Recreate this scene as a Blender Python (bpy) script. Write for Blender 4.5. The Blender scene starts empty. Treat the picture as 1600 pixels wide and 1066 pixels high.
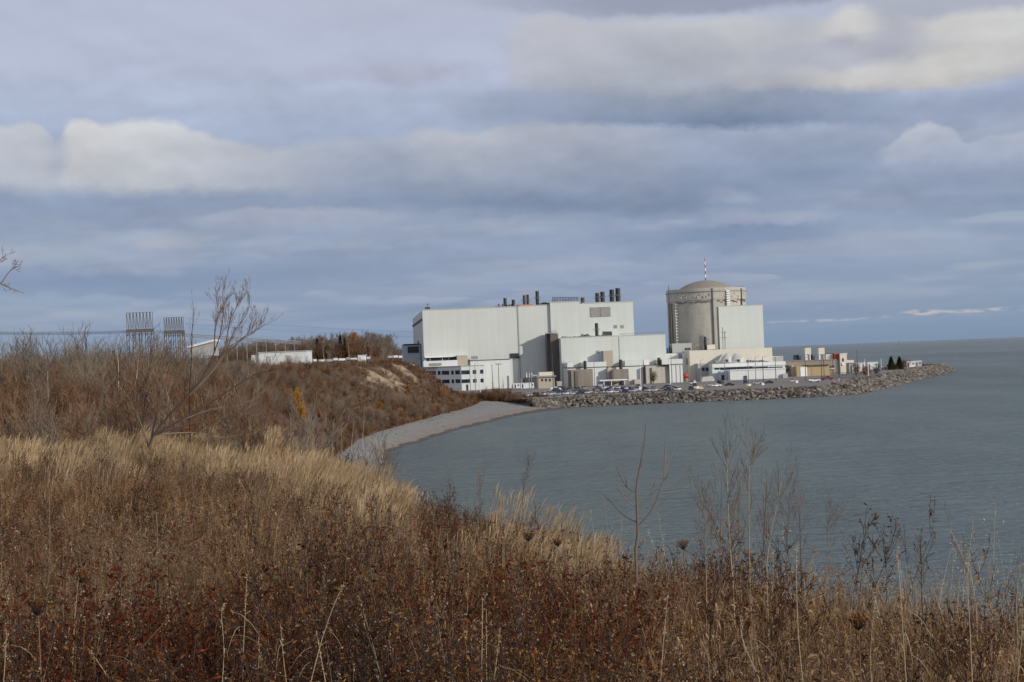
import bpy, math, random
import numpy as np
from mathutils import Matrix, Vector, noise as mnoise

# ------------------------------------------------------------------ camera, sky, sun
sc = bpy.context.scene
COL = sc.collection
R = math.radians
FPX, HCAM = 2500.0, 22.0                     # focal length in photo pixels, eye height above the lake
PITCH, ROLL = math.atan(24.0 / FPX), R(-2.25)
SUN_AZ, SUN_EL = R(54), R(17)                # to the right of straight behind the camera
cam_d = bpy.data.cameras.new('camera'); cam = bpy.data.objects.new('camera', cam_d); COL.objects.link(cam)
CM = Matrix.Rotation(math.pi / 2 + PITCH, 4, 'X') @ Matrix.Rotation(ROLL, 4, 'Z')
cam.matrix_world = Matrix.Translation((0, 0, HCAM)) @ CM
cam_d.sensor_width = 36; cam_d.lens = FPX / 1600 * 36
cam_d.clip_start = 0.1; cam_d.clip_end = 200000
sc.camera = cam
sc.view_settings.view_transform = 'Standard'
try: sc.view_settings.look = 'None'
except Exception: pass
sc.view_settings.gamma = 1; sc.view_settings.exposure = 0.0
sc.view_settings.use_curve_mapping = False
try:
    sc.cycles.use_denoising = True
    sc.cycles.max_bounces = 6; sc.cycles.diffuse_bounces = 2; sc.cycles.glossy_bounces = 2
    sc.cycles.transmission_bounces = 2; sc.cycles.transparent_max_bounces = 4
except Exception: pass

def lin(r, g, b):
    f = lambda c: (c / 255 / 12.92) if c / 255 <= .04045 else ((c / 255 + .055) / 1.055) ** 2.4
    return (f(r), f(g), f(b))
def ray(px, py):
    d = CM.to_3x3() @ Vector(((px - 800) / FPX, -(py - 533) / FPX, -1))
    return d.normalized()
def at(px, py, Y):                            # point of the scene seen at a photo pixel, Y metres ahead
    d = ray(px, py); t = Y / d.y
    return Vector((d.x * t, Y, HCAM + d.z * t))
def on(px, py, z):                            # the same on a level at height z
    d = ray(px, py); t = (z - HCAM) / d.z
    return Vector((d.x * t, d.y * t, z))
def UV(px, py):
    d = ray(px, py)
    return math.atan2(d.x, d.y) * 2500, math.asin(d.z) * 2500

# --- small node language
class S:
    def __init__(s, nt, sock): s.nt, s.k = nt, sock
    def m(s, op, b=None, c=None, clamp=False):
        n = s.nt.nodes.new('ShaderNodeMath'); n.operation = op; n.use_clamp = clamp
        for i, a in enumerate((s, b, c)):
            if a is None: continue
            if isinstance(a, S): s.nt.links.new(a.k, n.inputs[i])
            else: n.inputs[i].default_value = a
        return S(s.nt, n.outputs[0])
    def __add__(s, o): return s.m('ADD', o)
    def __sub__(s, o): return s.m('SUBTRACT', o)
    def __mul__(s, o): return s.m('MULTIPLY', o)
    def __truediv__(s, o): return s.m('DIVIDE', o)
    def step(s, a, b):                        # smoothstep from a to b (a may be above b)
        n = s.nt.nodes.new('ShaderNodeMapRange'); n.interpolation_type = 'SMOOTHSTEP'
        s.nt.links.new(s.k, n.inputs[0])
        lo, hi, x, y = (a, b, 0, 1) if a < b else (b, a, 1, 0)
        for i, q in zip((1, 2, 3, 4), (lo, hi, x, y)): n.inputs[i].default_value = q
        return S(s.nt, n.outputs[0])
def vec(nt, x, y, z=0.0):
    n = nt.nodes.new('ShaderNodeCombineXYZ')
    for i, a in enumerate((x, y, z)):
        if isinstance(a, S): nt.links.new(a.k, n.inputs[i])
        else: n.inputs[i].default_value = a
    return S(nt, n.outputs[0])
def nz(nt, v, scale=1.0, detail=4.0, rough=.55, dist=0.0, color=False):
    n = nt.nodes.new('ShaderNodeTexNoise'); n.inputs['Scale'].default_value = scale
    n.inputs['Detail'].default_value = detail; n.inputs['Roughness'].default_value = rough
    n.inputs['Distortion'].default_value = dist
    if v is not None: nt.links.new(v.k, n.inputs['Vector'])
    return S(nt, n.outputs['Color' if color else 'Fac'])
def mixc(nt, f, a, b, mode='MIX'):
    n = nt.nodes.new('ShaderNodeMix'); n.data_type = 'RGBA'; n.blend_type = mode
    for s_, x in ((n.inputs[0], f), (n.inputs[6], a), (n.inputs[7], b)):
        if isinstance(x, S): nt.links.new(x.k, s_)
        elif isinstance(x, (int, float)): s_.default_value = x
        else: s_.default_value = (*x[:3], 1)
    return S(nt, n.outputs[2])
def ramp(nt, f, stops):
    n = nt.nodes.new('ShaderNodeValToRGB'); e = n.color_ramp.elements
    while len(e) < len(stops): e.new(.5)
    for k, (p, c) in zip(e, stops): k.position = p; k.color = (*c[:3], 1)
    nt.links.new(f.k, n.inputs[0]); return S(nt, n.outputs[0])

def make_sky():
    w = bpy.data.worlds.new('World'); sc.world = w; w.use_nodes = True
    nt = w.node_tree; nt.nodes.clear()
    out = nt.nodes.new('ShaderNodeOutputWorld'); bg = nt.nodes.new('ShaderNodeBackground')
    STR = 0.1; bg.inputs[1].default_value = STR
    nt.links.new(bg.outputs[0], out.inputs[0])
    sky = nt.nodes.new('ShaderNodeTexSky'); sky.sky_type = 'NISHITA'; sky.sun_disc = False
    sky.sun_elevation = SUN_EL; sky.sun_rotation = math.pi - SUN_AZ
    sky.air_density = 1.0; sky.dust_density = 1.0; sky.ozone_density = 1.5
    tc = nt.nodes.new('ShaderNodeTexCoord'); sx = nt.nodes.new('ShaderNodeSeparateXYZ')
    nt.links.new(tc.outputs['Generated'], sx.inputs[0])
    X, Y, Z = (S(nt, sx.outputs[i]) for i in range(3))
    u = X.m('ARCTAN2', Y) * 2500; v = Z.m('ARCSINE') * 2500
    K = lambda r, g, b: tuple(q / STR for q in lin(r, g, b))
    vv = (v / 700).m('ADD', 0, clamp=True)
    veil = ramp(nt, vv, [(0, K(124, 148, 178)), (.12, K(134, 155, 184)), (.33, K(147, 162, 190)),
                         (.5, K(166, 177, 202)), (.66, K(183, 188, 209)), (1, K(188, 191, 210))])
    col = mixc(nt, .85, S(nt, sky.outputs[0]), veil)
    # domain warp
    big = nz(nt, vec(nt, u / 260, v / 130, 3.1), 1, 2.0, .5)
    mid = nz(nt, vec(nt, u / 90, v / 48, 7.7), 1, 5.0, .55)
    big2 = nz(nt, vec(nt, u / 330, v / 120, 13.1), 1, 2.0, .5)
    mid2 = nz(nt, vec(nt, u / 80, v / 50, 17.7), 1, 5.0, .55)
    uw = u + (big - .5) * 190 + (mid - .5) * 90
    vw = v + (big2 - .5) * 60 + (mid2 - .5) * 52
    # layered stratocumulus
    def layer(col, su, sv, seed, lo, hi, dark, light, band, amt, det=4.0):
        a = nz(nt, vec(nt, u / su, v / sv, seed), 1, det, .5)
        b = nz(nt, vec(nt, u / su, (v + sv * .3) / sv, seed), 1, 3.0, .5)
        m = a.step(lo, hi) * v.step(band[0], band[1]) * v.step(band[3], band[2]) * amt
        lit = ((a - b) * 2.6 + .45).m('ADD', 0, clamp=True)
        return mixc(nt, m, col, mixc(nt, lit, dark, light))
    col = layer(col, 560, 62, 1.3, .34, .60, K(124, 141, 169), K(161, 171, 189), (15, 70, 260, 380), .8)
    col = layer(col, 760, 130, 9.3, .38, .64, K(124, 141, 169), K(168, 176, 193), (60, 150, 340, 440), .6)
    col = layer(col, 520, 200, 21.7, .46, .76, K(168, 174, 196), K(186, 190, 205), (420, 520, 3000, 4200), .28)
    col = layer(col, 420, 34, 5.3, .44, .66, K(120, 141, 172), K(150, 165, 188), (8, 30, 130, 190), .6)
    def puffs(col, su, sv, seed, lo, hi, top, base, band, amt):
        # broken flat-bottomed heaps: lit tops fading down into the grey
        uq = (u + (mid - .5) * 40) / su
        a = nz(nt, vec(nt, uq, v / sv, seed), 1, 3.5, .5); b = nz(nt, vec(nt, uq, (v + sv * .35) / sv, seed), 1, 2.0, .5)
        lit = ((a - b) * 3.0 + .5).m('ADD', 0, clamp=True)
        m = a.step(lo, hi) * v.step(band[0], band[1]) * v.step(band[3], band[2]) * amt
        return mixc(nt, m * (lit * .75 + .25), col, mixc(nt, lit, base, top))
    fin = nz(nt, vec(nt, u / 24, v / 17, 61.0), 1, 5.0, .6)
    ub = u + (mid - .5) * 34 + (fin - .5) * 10; vbk = v + (mid2 - .5) * 18 + (fin - .5) * 14
    def along(stops, f=None):                     # a value or colour that changes along the horizon, given at photo columns
        q = (ub + 1000) / 2000
        st = [((UV(x, y)[0] + 1000) / 2000, c) for x, y, c in stops]
        n = nt.nodes.new('ShaderNodeValToRGB'); n.color_ramp.interpolation = 'B_SPLINE' if len(stops) < 2 else 'EASE'; e = n.color_ramp.elements
        while len(e) < len(st): e.new(.5)
        for k, (pp, c) in zip(e, st): k.position = pp; k.color = (*c, 1)
        nt.links.new(q.k, n.inputs[0]); return S(nt, n.outputs[0])
    def height(pts): return along([(x, y, (UV(x, y)[1] / 1000,) * 3) for x, y in pts]) * 1000
    def bank(col, top, bot, tc_, bc_, ends, st=7, sb=14, gam=1.0):
        vt, vbm = height(top), height(bot); ym = bot[0][1]
        c1 = along([(x, ym, K(*c)) for x, c in tc_]); c0 = along([(x, ym, K(*c)) for x, c in bc_]); am = along([(x, ym, (a,) * 3) for x, a in ends])
        t = ((vbk - vbm) / (vt - vbm)).m('ADD', (mid2 - .5) * .35, clamp=True).m('POWER', gam)
        m = (((vt - vbk) / st).m('ADD', .5, clamp=True)) * (((vbk - vbm) / sb).m('ADD', .5, clamp=True)) * am
        return mixc(nt, m, col, mixc(nt, t, c0, c1))
    def blob(col, px, py, su, up, dn, rgb, amt=1.0, bot=None, soft=(1.3, .5), w=1.0):
        u0, v0 = UV(px, py)
        vsrc = vw
        uu = u + (uw - u) * w; v1 = v + (vsrc - v) * w
        du = (uu - u0) / su; dv0 = v1 - v0
        dv = (dv0.m('MAXIMUM', 0.0) / up) + (dv0.m('MINIMUM', 0.0) / dn)
        q = (du * du + dv * dv).m('SQRT')
        c = K(*rgb)
        if bot: c = mixc(nt, ((dv + du * .2) + (mid - .5) * 1.0).step(-1.0, .6), K(*bot), c)
        return mixc(nt, q.step(*soft) * amt, col, c)
    H = (1.08, .84); F = (1.5, .35)
    col = puffs(col, 210, 34, 51.0, .475, .545, K(160, 170, 188), K(128, 145, 172), (40, 90, 200, 270), .7)
    col = puffs(col, 300, 56, 57.0, .48, .60, K(170, 177, 192), K(126, 142, 169), (120, 170, 240, 290), .5)
    for b in (
        # dark undersides and bands
        (900, 300, 340, 36, 40, (119, 136, 163), .8, None, F), (250, 318, 420, 22, 30, (134, 148, 174), .6, None, F),
        (180, 440, 240, 18, 24, (126, 144, 174), .6, None, F), (520, 420, 220, 20, 24, (128, 146, 174), .5, None, F),
        (1130, 372, 170, 20, 26, (123, 141, 171), .7, None, F), (1400, 300, 260, 24, 26, (138, 152, 178), .5, None, F),
        (870, 160, 110, 30, 26, (143, 155, 179), .6, None, F),
        (1510, 168, 190, 24, 30, (140, 153, 179), .6, None, F), (1120, -10, 350, 46, 30, (148, 155, 174), .9, None, (1.3, .5)), (1500, 10, 150, 40, 26, (168, 172, 184), .8, None, F),
        # small puffs
        (1125, 308, 46, 16, 14, (168, 176, 194), .75, None, F),
        (1180, 352, 110, 15, 12, (158, 167, 187), .75, None, F), (1420, 385, 140, 24, 16, (156, 167, 188), .6, None, F),
        (270, 384, 50, 17, 12, (168, 174, 187), .85, (150, 160, 180), F), 
        (140, 404, 60, 10, 9, (158, 167, 186), .7, None, F), (640, 118, 90, 24, 24, (173, 176, 194), .8, (166, 168, 188), F),
        (480, 126, 80, 14, 16, (174, 179, 199), .6, None, F), (930, 430, 110, 9, 7, (152, 166, 188), .7, None, F),
        (130, 470, 130, 9, 8, (150, 164, 186), .6, None, F), (820, 385, 200, 20, 14, (148, 163, 187), .6, None, F)):
        col = blob(col, *b)
    # the long bank: white heaps on the left running into the grey middle
    col = bank(col, [(-60, 205), (0, 197), (42, 189), (70, 200), (86, 226), (97, 204), (120, 187), (160, 196), (225, 185), (268, 189), (300, 203), (345, 217), (425, 236), (470, 228), (520, 215), (620, 214), (670, 200), (735, 207), (790, 197), (900, 192), (1000, 204), (1120, 214), (1300, 226)],
               [(-60, 298), (200, 299), (430, 299), (560, 300), (700, 316), (900, 330), (1100, 318), (1300, 300)],
               [(-60, (190, 195, 204)), (60, (188, 193, 202)), (90, (172, 179, 196)), (115, (203, 204, 206)), (230, (203, 206, 210)), (310, (193, 197, 205)), (400, (181, 186, 196)), (520, (167, 175, 191)), (610, (166, 174, 190)), (690, (178, 182, 192)), (850, (170, 175, 188)), (980, (166, 172, 187)), (1120, (152, 163, 185)), (1300, (146, 158, 182))],
               [(-60, (168, 174, 187)), (200, (176, 180, 189)), (430, (163, 170, 186)), (580, (142, 154, 178)), (720, (124, 141, 168)), (900, (121, 138, 165)), (1100, (127, 143, 170)), (1300, (138, 152, 178))],
               [(-60, 1), (900, 1), (1050, .85), (1250, 0)], 11, 22, .8)
    # upper right: dark flat base, then the lit bank over it
    col = bank(col, [(840, 120), (1400, 118)], [(840, 190), (1000, 196), (1150, 200), (1400, 188)], [(840, (160, 168, 184)), (1100, (158, 165, 178)), (1400, (150, 160, 180))], [(840, (142, 155, 178)), (1000, (122, 138, 164)), (1150, (116, 133, 160)), (1400, (132, 147, 172))],
               [(840, 0), (930, .9), (1150, 1), (1320, .8), (1460, 0)], 40, 12)
    col = bank(col, [(790, 36), (850, 24), (930, 34), (1000, 26), (1080, 30), (1180, 24), (1280, 30), (1330, 8), (1380, 14), (1440, 34), (1500, 20), (1600, 12), (1700, 10)],
               [(790, 138), (900, 140), (1000, 130), (1100, 128), (1200, 138), (1400, 140), (1500, 136), (1600, 122), (1700, 120)],
               [(790, (184, 187, 200)), (850, (188, 189, 198)), (1000, (186, 188, 195)), (1150, (192, 194, 198)), (1250, (178, 181, 191)), (1335, (204, 204, 204)), (1400, (172, 176, 188)), (1470, (198, 198, 198)), (1600, (203, 203, 202))],
               [(790, (172, 176, 190)), (900, (163, 169, 182)), (1050, (152, 160, 176)), (1200, (170, 173, 181)), (1330, (190, 188, 188)), (1450, (188, 187, 187)), (1600, (178, 180, 186))],
               [(775, 0), (815, .95), (1150, 1), (1700, 1)], 16, 16, .9)
    col = blob(col, 1290, 76, 120, 22, 20, (168, 172, 186), .85, None, F); col = blob(col, 1490, 92, 110, 30, 26, (203, 202, 201), .7, None, F); col = blob(col, 1040, 112, 150, 24, 20, (170, 174, 185), .6, None, F)
    col = bank(col, [(1350, 250), (1385, 228), (1415, 202), (1445, 191), (1480, 200), (1512, 224), (1545, 214), (1600, 204), (1650, 200)], [(1350, 268), (1650, 268)], [(1350, (160, 170, 190)), (1440, (188, 193, 203)), (1510, (172, 180, 196)), (1600, (178, 185, 199))], [(1350, (150, 161, 184)), (1650, (152, 163, 185))],
               [(1350, 0), (1395, .9), (1500, .9), (1560, .8), (1650, .8)], 8, 36)
    col = bank(col, [(250, 345), (330, 336), (390, 327), (460, 324), (560, 326), (630, 336)], [(250, 366), (630, 364)], [(250, (158, 167, 186)), (430, (168, 173, 189)), (630, (164, 171, 188))], [(250, (148, 160, 182)), (630, (146, 158, 181))], [(230, 0), (340, .8), (560, .85), (650, 0)], 8, 16)
    brk = nz(nt, vec(nt, u / 34, v / 9, 44.0), 1, 3.0, .5).step(.36, .58)
    for b in ((1440, 489, 26, 5, 4.5, (205, 194, 190), .85), (1530, 485, 120, 3.4, 3.0, (188, 185, 190), .8),
              (1285, 500, 56, 2.8, 2.4, (184, 182, 190), .75), (1380, 495, 40, 2.4, 2.2, (178, 180, 190), .6), (1215, 502, 22, 2, 2, (176, 178, 190), .6)):
        nw = blob(col, *b, soft=(1.4, .2), w=.12); col = mixc(nt, brk, col, nw)
    # soft billow relief inside the heaps, flat banding lower down
    f1 = nz(nt, vec(nt, u / 150, v / 80, 31.0), 1, 5.0, .5)
    f2 = nz(nt, vec(nt, (u + 10) / 150, (v + 18) / 80, 31.0), 1, 3.0, .5)
    g = ((f1 - f2) * .42 + (f1 - .5) * .16) * v.step(60, 240) * (v.step(520, 420) * .6 + .4) + 1.035
    col = mixc(nt, 1.0, col, vec(nt, g, g, g), 'MULTIPLY')
    nt.links.new(col.k, bg.inputs[0])
make_sky()
sun_d = bpy.data.lights.new('sun', 'SUN'); sun = bpy.data.objects.new('sun', sun_d); COL.objects.link(sun)
sun_d.energy = 3.0; sun_d.angle = R(.5); sun_d.color = (1, .93, .82)
SUNV = Vector((math.sin(SUN_AZ) * math.cos(SUN_EL), -math.cos(SUN_AZ) * math.cos(SUN_EL), math.sin(SUN_EL)))
sun.rotation_euler = SUNV.to_track_quat('Z', 'Y').to_euler()

# ------------------------------------------------------------------ object helpers
def tag(o, label=None, cat=None, group=None, kind=None):
    for k, x in (('label', label), ('category', cat), ('group', group), ('kind', kind)):
        if x: o[k] = x
    return o
def thing(name, label, cat, loc=(0, 0, 0), rz=0, group=None):
    o = bpy.data.objects.new(name, None); COL.objects.link(o)
    o.location = loc; o.rotation_euler = (0, 0, rz); o.empty_display_size = .1
    return tag(o, label, cat, group)
def link(name, me, mat, parent=None, loc=None):
    o = bpy.data.objects.new(name, me); COL.objects.link(o)
    if mat is not None and not me.materials: me.materials.append(mat)
    if parent: o.parent = parent
    if loc is not None: o.location = loc
    return o
def copy_tree(o, parent=None):
    c = o.copy(); COL.objects.link(c); c.parent = parent
    for ch in list(o.children): copy_tree(ch, c)
    return c
class MB:
    def __init__(s, o=(0, 0, 0)): s.v, s.f, s.o = [], [], o
    def add(s, vs, fs):
        n = len(s.v); o = s.o
        s.v += [(a[0] - o[0], a[1] - o[1], a[2] - o[2]) for a in vs]; s.f += [tuple(i + n for i in f) for f in fs]; return s
    def box(s, x0, x1, y0, y1, z0, z1):
        return s.add([(x0, y0, z0), (x1, y0, z0), (x1, y1, z0), (x0, y1, z0), (x0, y0, z1), (x1, y0, z1), (x1, y1, z1), (x0, y1, z1)],
                     [(3, 2, 1, 0), (4, 5, 6, 7), (0, 1, 5, 4), (1, 2, 6, 5), (2, 3, 7, 6), (3, 0, 4, 7)])
    def prism(s, poly, z0, z1):               # plan polygon, counter-clockwise
        n = len(poly)
        vs = [(x, y, z0) for x, y in poly] + [(x, y, z1) for x, y in poly]
        fs = [tuple(reversed(range(n))), tuple(range(n, 2 * n))] + [(i, (i + 1) % n, n + (i + 1) % n, n + i) for i in range(n)]
        return s.add(vs, fs)
    def lathe(s, cx, cy, prof, n=24, cap=True):  # profile of (radius, height), bottom to top
        vs, fs = [], []
        for r, z in prof:
            vs += [(cx + r * math.cos(2 * math.pi * k / n), cy + r * math.sin(2 * math.pi * k / n), z) for k in range(n)]
        for j in range(len(prof) - 1):
            fs += [(j * n + k, j * n + (k + 1) % n, (j + 1) * n + (k + 1) % n, (j + 1) * n + k) for k in range(n)]
        if cap: fs += [tuple(reversed(range(n))), tuple(range((len(prof) - 1) * n, len(prof) * n))]
        return s.add(vs, fs)
    def tube(s, pts, rads, n=5):
        pts = [Vector(p) for p in pts]
        if not hasattr(rads, '__len__'): rads = [rads] * len(pts)
        vs, fs = [], []
        for i, p in enumerate(pts):
            t = (pts[min(i + 1, len(pts) - 1)] - pts[max(i - 1, 0)]).normalized()
            a = t.cross(Vector((.31, .87, .38)) if abs(t.z) > .8 else Vector((0, 0, 1))).normalized(); b = t.cross(a)
            vs += [tuple(p + (a * math.cos(2 * math.pi * k / n) + b * math.sin(2 * math.pi * k / n)) * rads[i]) for k in range(n)]
        for j in range(len(pts) - 1):
            fs += [(j * n + k, j * n + (k + 1) % n, (j + 1) * n + (k + 1) % n, (j + 1) * n + k) for k in range(n)]
        fs += [tuple(reversed(range(n))), tuple(range((len(pts) - 1) * n, len(pts) * n))]
        return s.add(vs, fs)
    def mesh(s, name, smooth=False):
        me = bpy.data.meshes.new(name); me.from_pydata(s.v, [], s.f); me.update()
        if smooth: me.polygons.foreach_set('use_smooth', [True] * len(me.polygons))
        return me
    def build(s, name, mat, parent=None, smooth=False, loc=None):
        return link(name, s.mesh(name, smooth), mat, parent, loc)
def np_mesh(name, V, F, mat=None, tint=None, smooth=False):
    V = np.asarray(V, np.float32).reshape(-1, 3); F = np.asarray(F, np.int32); k = F.shape[1]
    me = bpy.data.meshes.new(name)
    me.vertices.add(len(V)); me.vertices.foreach_set('co', V.ravel())
    me.loops.add(F.size); me.loops.foreach_set('vertex_index', F.ravel())
    me.polygons.add(len(F)); me.polygons.foreach_set('loop_start', np.arange(0, F.size, k, dtype=np.int32))
    if smooth: me.polygons.foreach_set('use_smooth', np.ones(len(F), bool))
    if tint is not None:
        a = me.attributes.new('tint', 'FLOAT', 'POINT'); a.data.foreach_set('value', np.asarray(tint, np.float32))
    me.update(calc_edges=True); me.validate()
    if mat is not None: me.materials.append(mat)
    return me

# ------------------------------------------------------------------ materials
def mat_new(name):
    m = bpy.data.materials.new(name); m.use_nodes = True; nt = m.node_tree
    p = nt.nodes['Principled BSDF']
    return m, nt, p
def coords(nt, kind='Object'):
    tc = nt.nodes.new('ShaderNodeTexCoord'); return S(nt, tc.outputs[kind])
def vscale(nt, v, sx, sy, sz):
    n = nt.nodes.new('ShaderNodeVectorMath'); n.operation = 'MULTIPLY'; nt.links.new(v.k, n.inputs[0]); n.inputs[1].default_value = (sx, sy, sz)
    return S(nt, n.outputs[0])
def bump(nt, p, h, dist, strength=1.0):
    b = nt.nodes.new('ShaderNodeBump'); b.inputs['Distance'].default_value = dist; b.inputs['Strength'].default_value = strength
    nt.links.new(h.k, b.inputs['Height']); nt.links.new(b.outputs[0], p.inputs['Normal'])
def plain(name, c, rough=.6, var=.12, scale=.6, metal=0.0):
    m, nt, p = mat_new(name)
    n = nz(nt, coords(nt), scale, 5.0, .6)
    a = tuple(x * (1 - var) for x in c); b = tuple(min(1, x * (1 + var)) for x in c)
    nt.links.new(mixc(nt, n.step(.3, .7), a, b).k, p.inputs['Base Color'])
    p.inputs['Roughness'].default_value = rough; p.inputs['Metallic'].default_value = metal
    return m
def cladding(name, c, pitch=1.1, course=6.0, rough=.5, var=.05, streak=.10):
    """profiled metal sheet: ribs, sheet joints, faint rain streaks"""
    m, nt, p = mat_new(name); v = coords(nt)
    sp = nt.nodes.new('ShaderNodeSeparateXYZ'); nt.links.new(v.k, sp.inputs[0])
    x = S(nt, sp.outputs[0]) + S(nt, sp.outputs[1]); z = S(nt, sp.outputs[2])
    st = nz(nt, vec(nt, x * .45, z * .02, 0.0), 1, 5, .6)
    pt = nz(nt, vec(nt, x * .05, z * .06, 4.0), 1, 3, .5)
    f = (st - .5) * (2 * streak) + (pt - .5) * (2 * var) + 1.0
    joint = (z / course).m('FRACT').step(.0, .03) * (z / course).m('FRACT').step(1.0, .97)
    jx = (x / (pitch * 6)).m('FRACT').step(.0, .02)
    f = f * (joint * .06 + .94) * (jx * .04 + .96)
    nt.links.new(mixc(nt, 1.0, c, vec(nt, f, f, f), 'MULTIPLY').k, p.inputs['Base Color'])
    rib = (x / pitch * 6.283).m('SINE')
    bump(nt, p, rib, .03, .16)
    p.inputs['Roughness'].default_value = rough
    return m
def concrete(name, c, stain=.35, lift=3.6, rough=.9):
    m, nt, p = mat_new(name); v = coords(nt)
    sp = nt.nodes.new('ShaderNodeSeparateXYZ'); nt.links.new(v.k, sp.inputs[0])
    x = S(nt, sp.outputs[0]); y = S(nt, sp.outputs[1]); z = S(nt, sp.outputs[2])
    ang = x + y
    a = nz(nt, vec(nt, ang * .55, z * .035, 1.0), 1, 6, .65)
    b = nz(nt, v, .22, 6, .65); g = nz(nt, v, 2.6, 4, .6)
    f = (a - .5) * stain * 1.5 + (b - .5) * stain + (g - .5) * .18 + 1.0
    line = (z / lift).m('FRACT').step(0, .05)
    f = f * (line * .12 + .88)
    nt.links.new(mixc(nt, 1.0, c, vec(nt, f, f, f), 'MULTIPLY').k, p.inputs['Base Color'])
    bump(nt, p, g, .05, .4); p.inputs['Roughness'].default_value = rough
    return m
def glass(name, c=(.015, .02, .028)):
    m, nt, p = mat_new(name)
    n = nz(nt, coords(nt), .5, 2, .5)
    nt.links.new(mixc(nt, n.step(.4, .6), c, tuple(x * 2.6 for x in c)).k, p.inputs['Base Color'])
    p.inputs['Roughness'].default_value = .15
    return m
def plant(name, c0, c1, c2, trans=.25, vary=.35):
    """leaf or stem matter: own colour differs from blade to blade and plant to plant"""
    m, nt, p = mat_new(name); nt.nodes.remove(p)
    at_ = nt.nodes.new('ShaderNodeAttribute'); at_.attribute_name = 'tint'
    oi = nt.nodes.new('ShaderNodeObjectInfo')
    t = S(nt, at_.outputs['Fac']) * .75 + S(nt, oi.outputs['Random']) * .25
    col = ramp(nt, t, [(0, c0), (.5, c1), (1, c2)])
    k = S(nt, oi.outputs['Random']).m('MULTIPLY', 7.31).m('FRACT') * (2 * vary) + (1 - vary)
    col = mixc(nt, 1.0, col, vec(nt, k, k, k), 'MULTIPLY')
    d = nt.nodes.new('ShaderNodeBsdfDiffuse'); tr = nt.nodes.new('ShaderNodeBsdfTranslucent'); mx = nt.nodes.new('ShaderNodeMixShader')
    nt.links.new(col.k, d.inputs[0]); nt.links.new(col.k, tr.inputs[0]); mx.inputs[0].default_value = trans
    nt.links.new(d.outputs[0], mx.inputs[1]); nt.links.new(tr.outputs[0], mx.inputs[2])
    nt.links.new(mx.outputs[0], nt.nodes['Material Output'].inputs[0])
    return m
M = {}
M['white'] = cladding('pale_cladding', (.565, .60, .555), streak=.14, var=.07)
M['white2'] = cladding('white_cladding', (.655, .685, .665), 1.0, 3.0, streak=.14)
M['cool'] = cladding('cool_cladding', (.56, .60, .555), .9, 4.0)
M['cream'] = cladding('cream_cladding', (.64, .60, .50), 1.4, 3.2)
M['beige'] = cladding('beige_cladding', (.42, .37, .29), .8, 3.0)
M['ochre'] = cladding('ochre_cladding', (.40, .30, .16), .8, 3.0)
M['brown'] = cladding('brown_cladding', (.27, .22, .16), .8, 3.0)
M['blue'] = cladding('blue_grey_and_shade', (.42, .47, .50), .8, 3.0)  # blue-grey paint; on some shed and tower walls it holds shade
M['greyc'] = cladding('grey_cladding', (.40, .41, .40), .8, 3.0)
M['conc'] = concrete('weathered_concrete', (.235, .212, .178), .5)
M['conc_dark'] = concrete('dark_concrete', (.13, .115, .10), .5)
M['conc_pale'] = concrete('pale_concrete', (.46, .43, .37))
M['reactor'] = concrete('reactor_concrete', (.41, .39, .335), .5, 3.2)
M['dome'] = concrete('dome_concrete', (.275, .24, .185), .4, 30)
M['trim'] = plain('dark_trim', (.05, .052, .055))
M['steel'] = plain('grey_steel', (.22, .225, .23), .5)
M['steel_dark'] = plain('dark_steel', (.06, .063, .07), .5)
M['stack'] = plain('black_stack', (.025, .026, .03), .55, .3)
M['stack_brown'] = plain('brown_stack', (.07, .045, .03), .6, .3)
M['glass'] = glass('dark_glass')
M['louvre'] = plain('louvre_grey', (.27, .265, .245), .7, .1)
M['dark'] = plain('dark_opening', (.022, .027, .034), .5)
M['roof'] = plain('roof_gravel', (.26, .26, .25), .95, .15)
M['red'] = plain('red_paint', (.42, .045, .035), .5)
M['orange'] = plain('orange_paint', (.55, .12, .03), .5)
M['whitep'] = plain('white_paint', (.78, .78, .76), .45, .05)
M['bluep'] = plain('dark_blue_paint', (.03, .045, .09), .4)
M['tent'] = plain('grey_fabric', (.50, .50, .47), .8, .1)
M['yellow'] = plain('yellow_paint', (.60, .40, .04), .5)
M['tyre'] = plain('tyre_rubber', (.02, .02, .02), .8)
M['asphalt'] = plain('worn_asphalt', (.185, .165, .14), .95, .25, .08)
M['wire'] = plain('grey_wire', (.08, .082, .085), .5)
M['bark'] = plant('grey_bark', (.12, .092, .07), (.21, .17, .13), (.32, .275, .22), 0, .2)
M['bark_pale'] = plant('pale_bark', (.22, .195, .165), (.32, .29, .25), (.42, .39, .34), 0, .15)
M['bark_dark'] = plant('dark_bark', (.03, .022, .018), (.055, .04, .034), (.09, .07, .058), 0, .2)
M['bark_red'] = plant('red_twigs', (.085, .042, .025), (.16, .078, .042), (.24, .125, .07), 0, .3)
M['twig'] = plant('brown_twigs', (.10, .06, .038), (.20, .125, .078), (.31, .215, .14), 0, .3)
M['rust'] = plant('rusty_leaves', (.13, .058, .018), (.24, .105, .03), (.34, .165, .05), .2, .3)
M['straw'] = plant('straw_blades', (.20, .13, .067), (.45, .325, .185), (.70, .56, .365), .3, .3)
M['brownb'] = plant('brown_blades', (.075, .037, .013), (.205, .105, .038), (.41, .26, .12), .25, .42)
M['forb'] = plant('withered_leaves', (.048, .020, .008), (.14, .058, .019), (.30, .15, .055), .2, .45)
M['fluff'] = plant('seed_fluff', (.20, .145, .09), (.34, .26, .175), (.54, .45, .34), .3, .3)
M['redleaf'] = plant('red_leaves', (.05, .014, .008), (.105, .028, .013), (.18, .058, .025), .2, .3)
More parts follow.
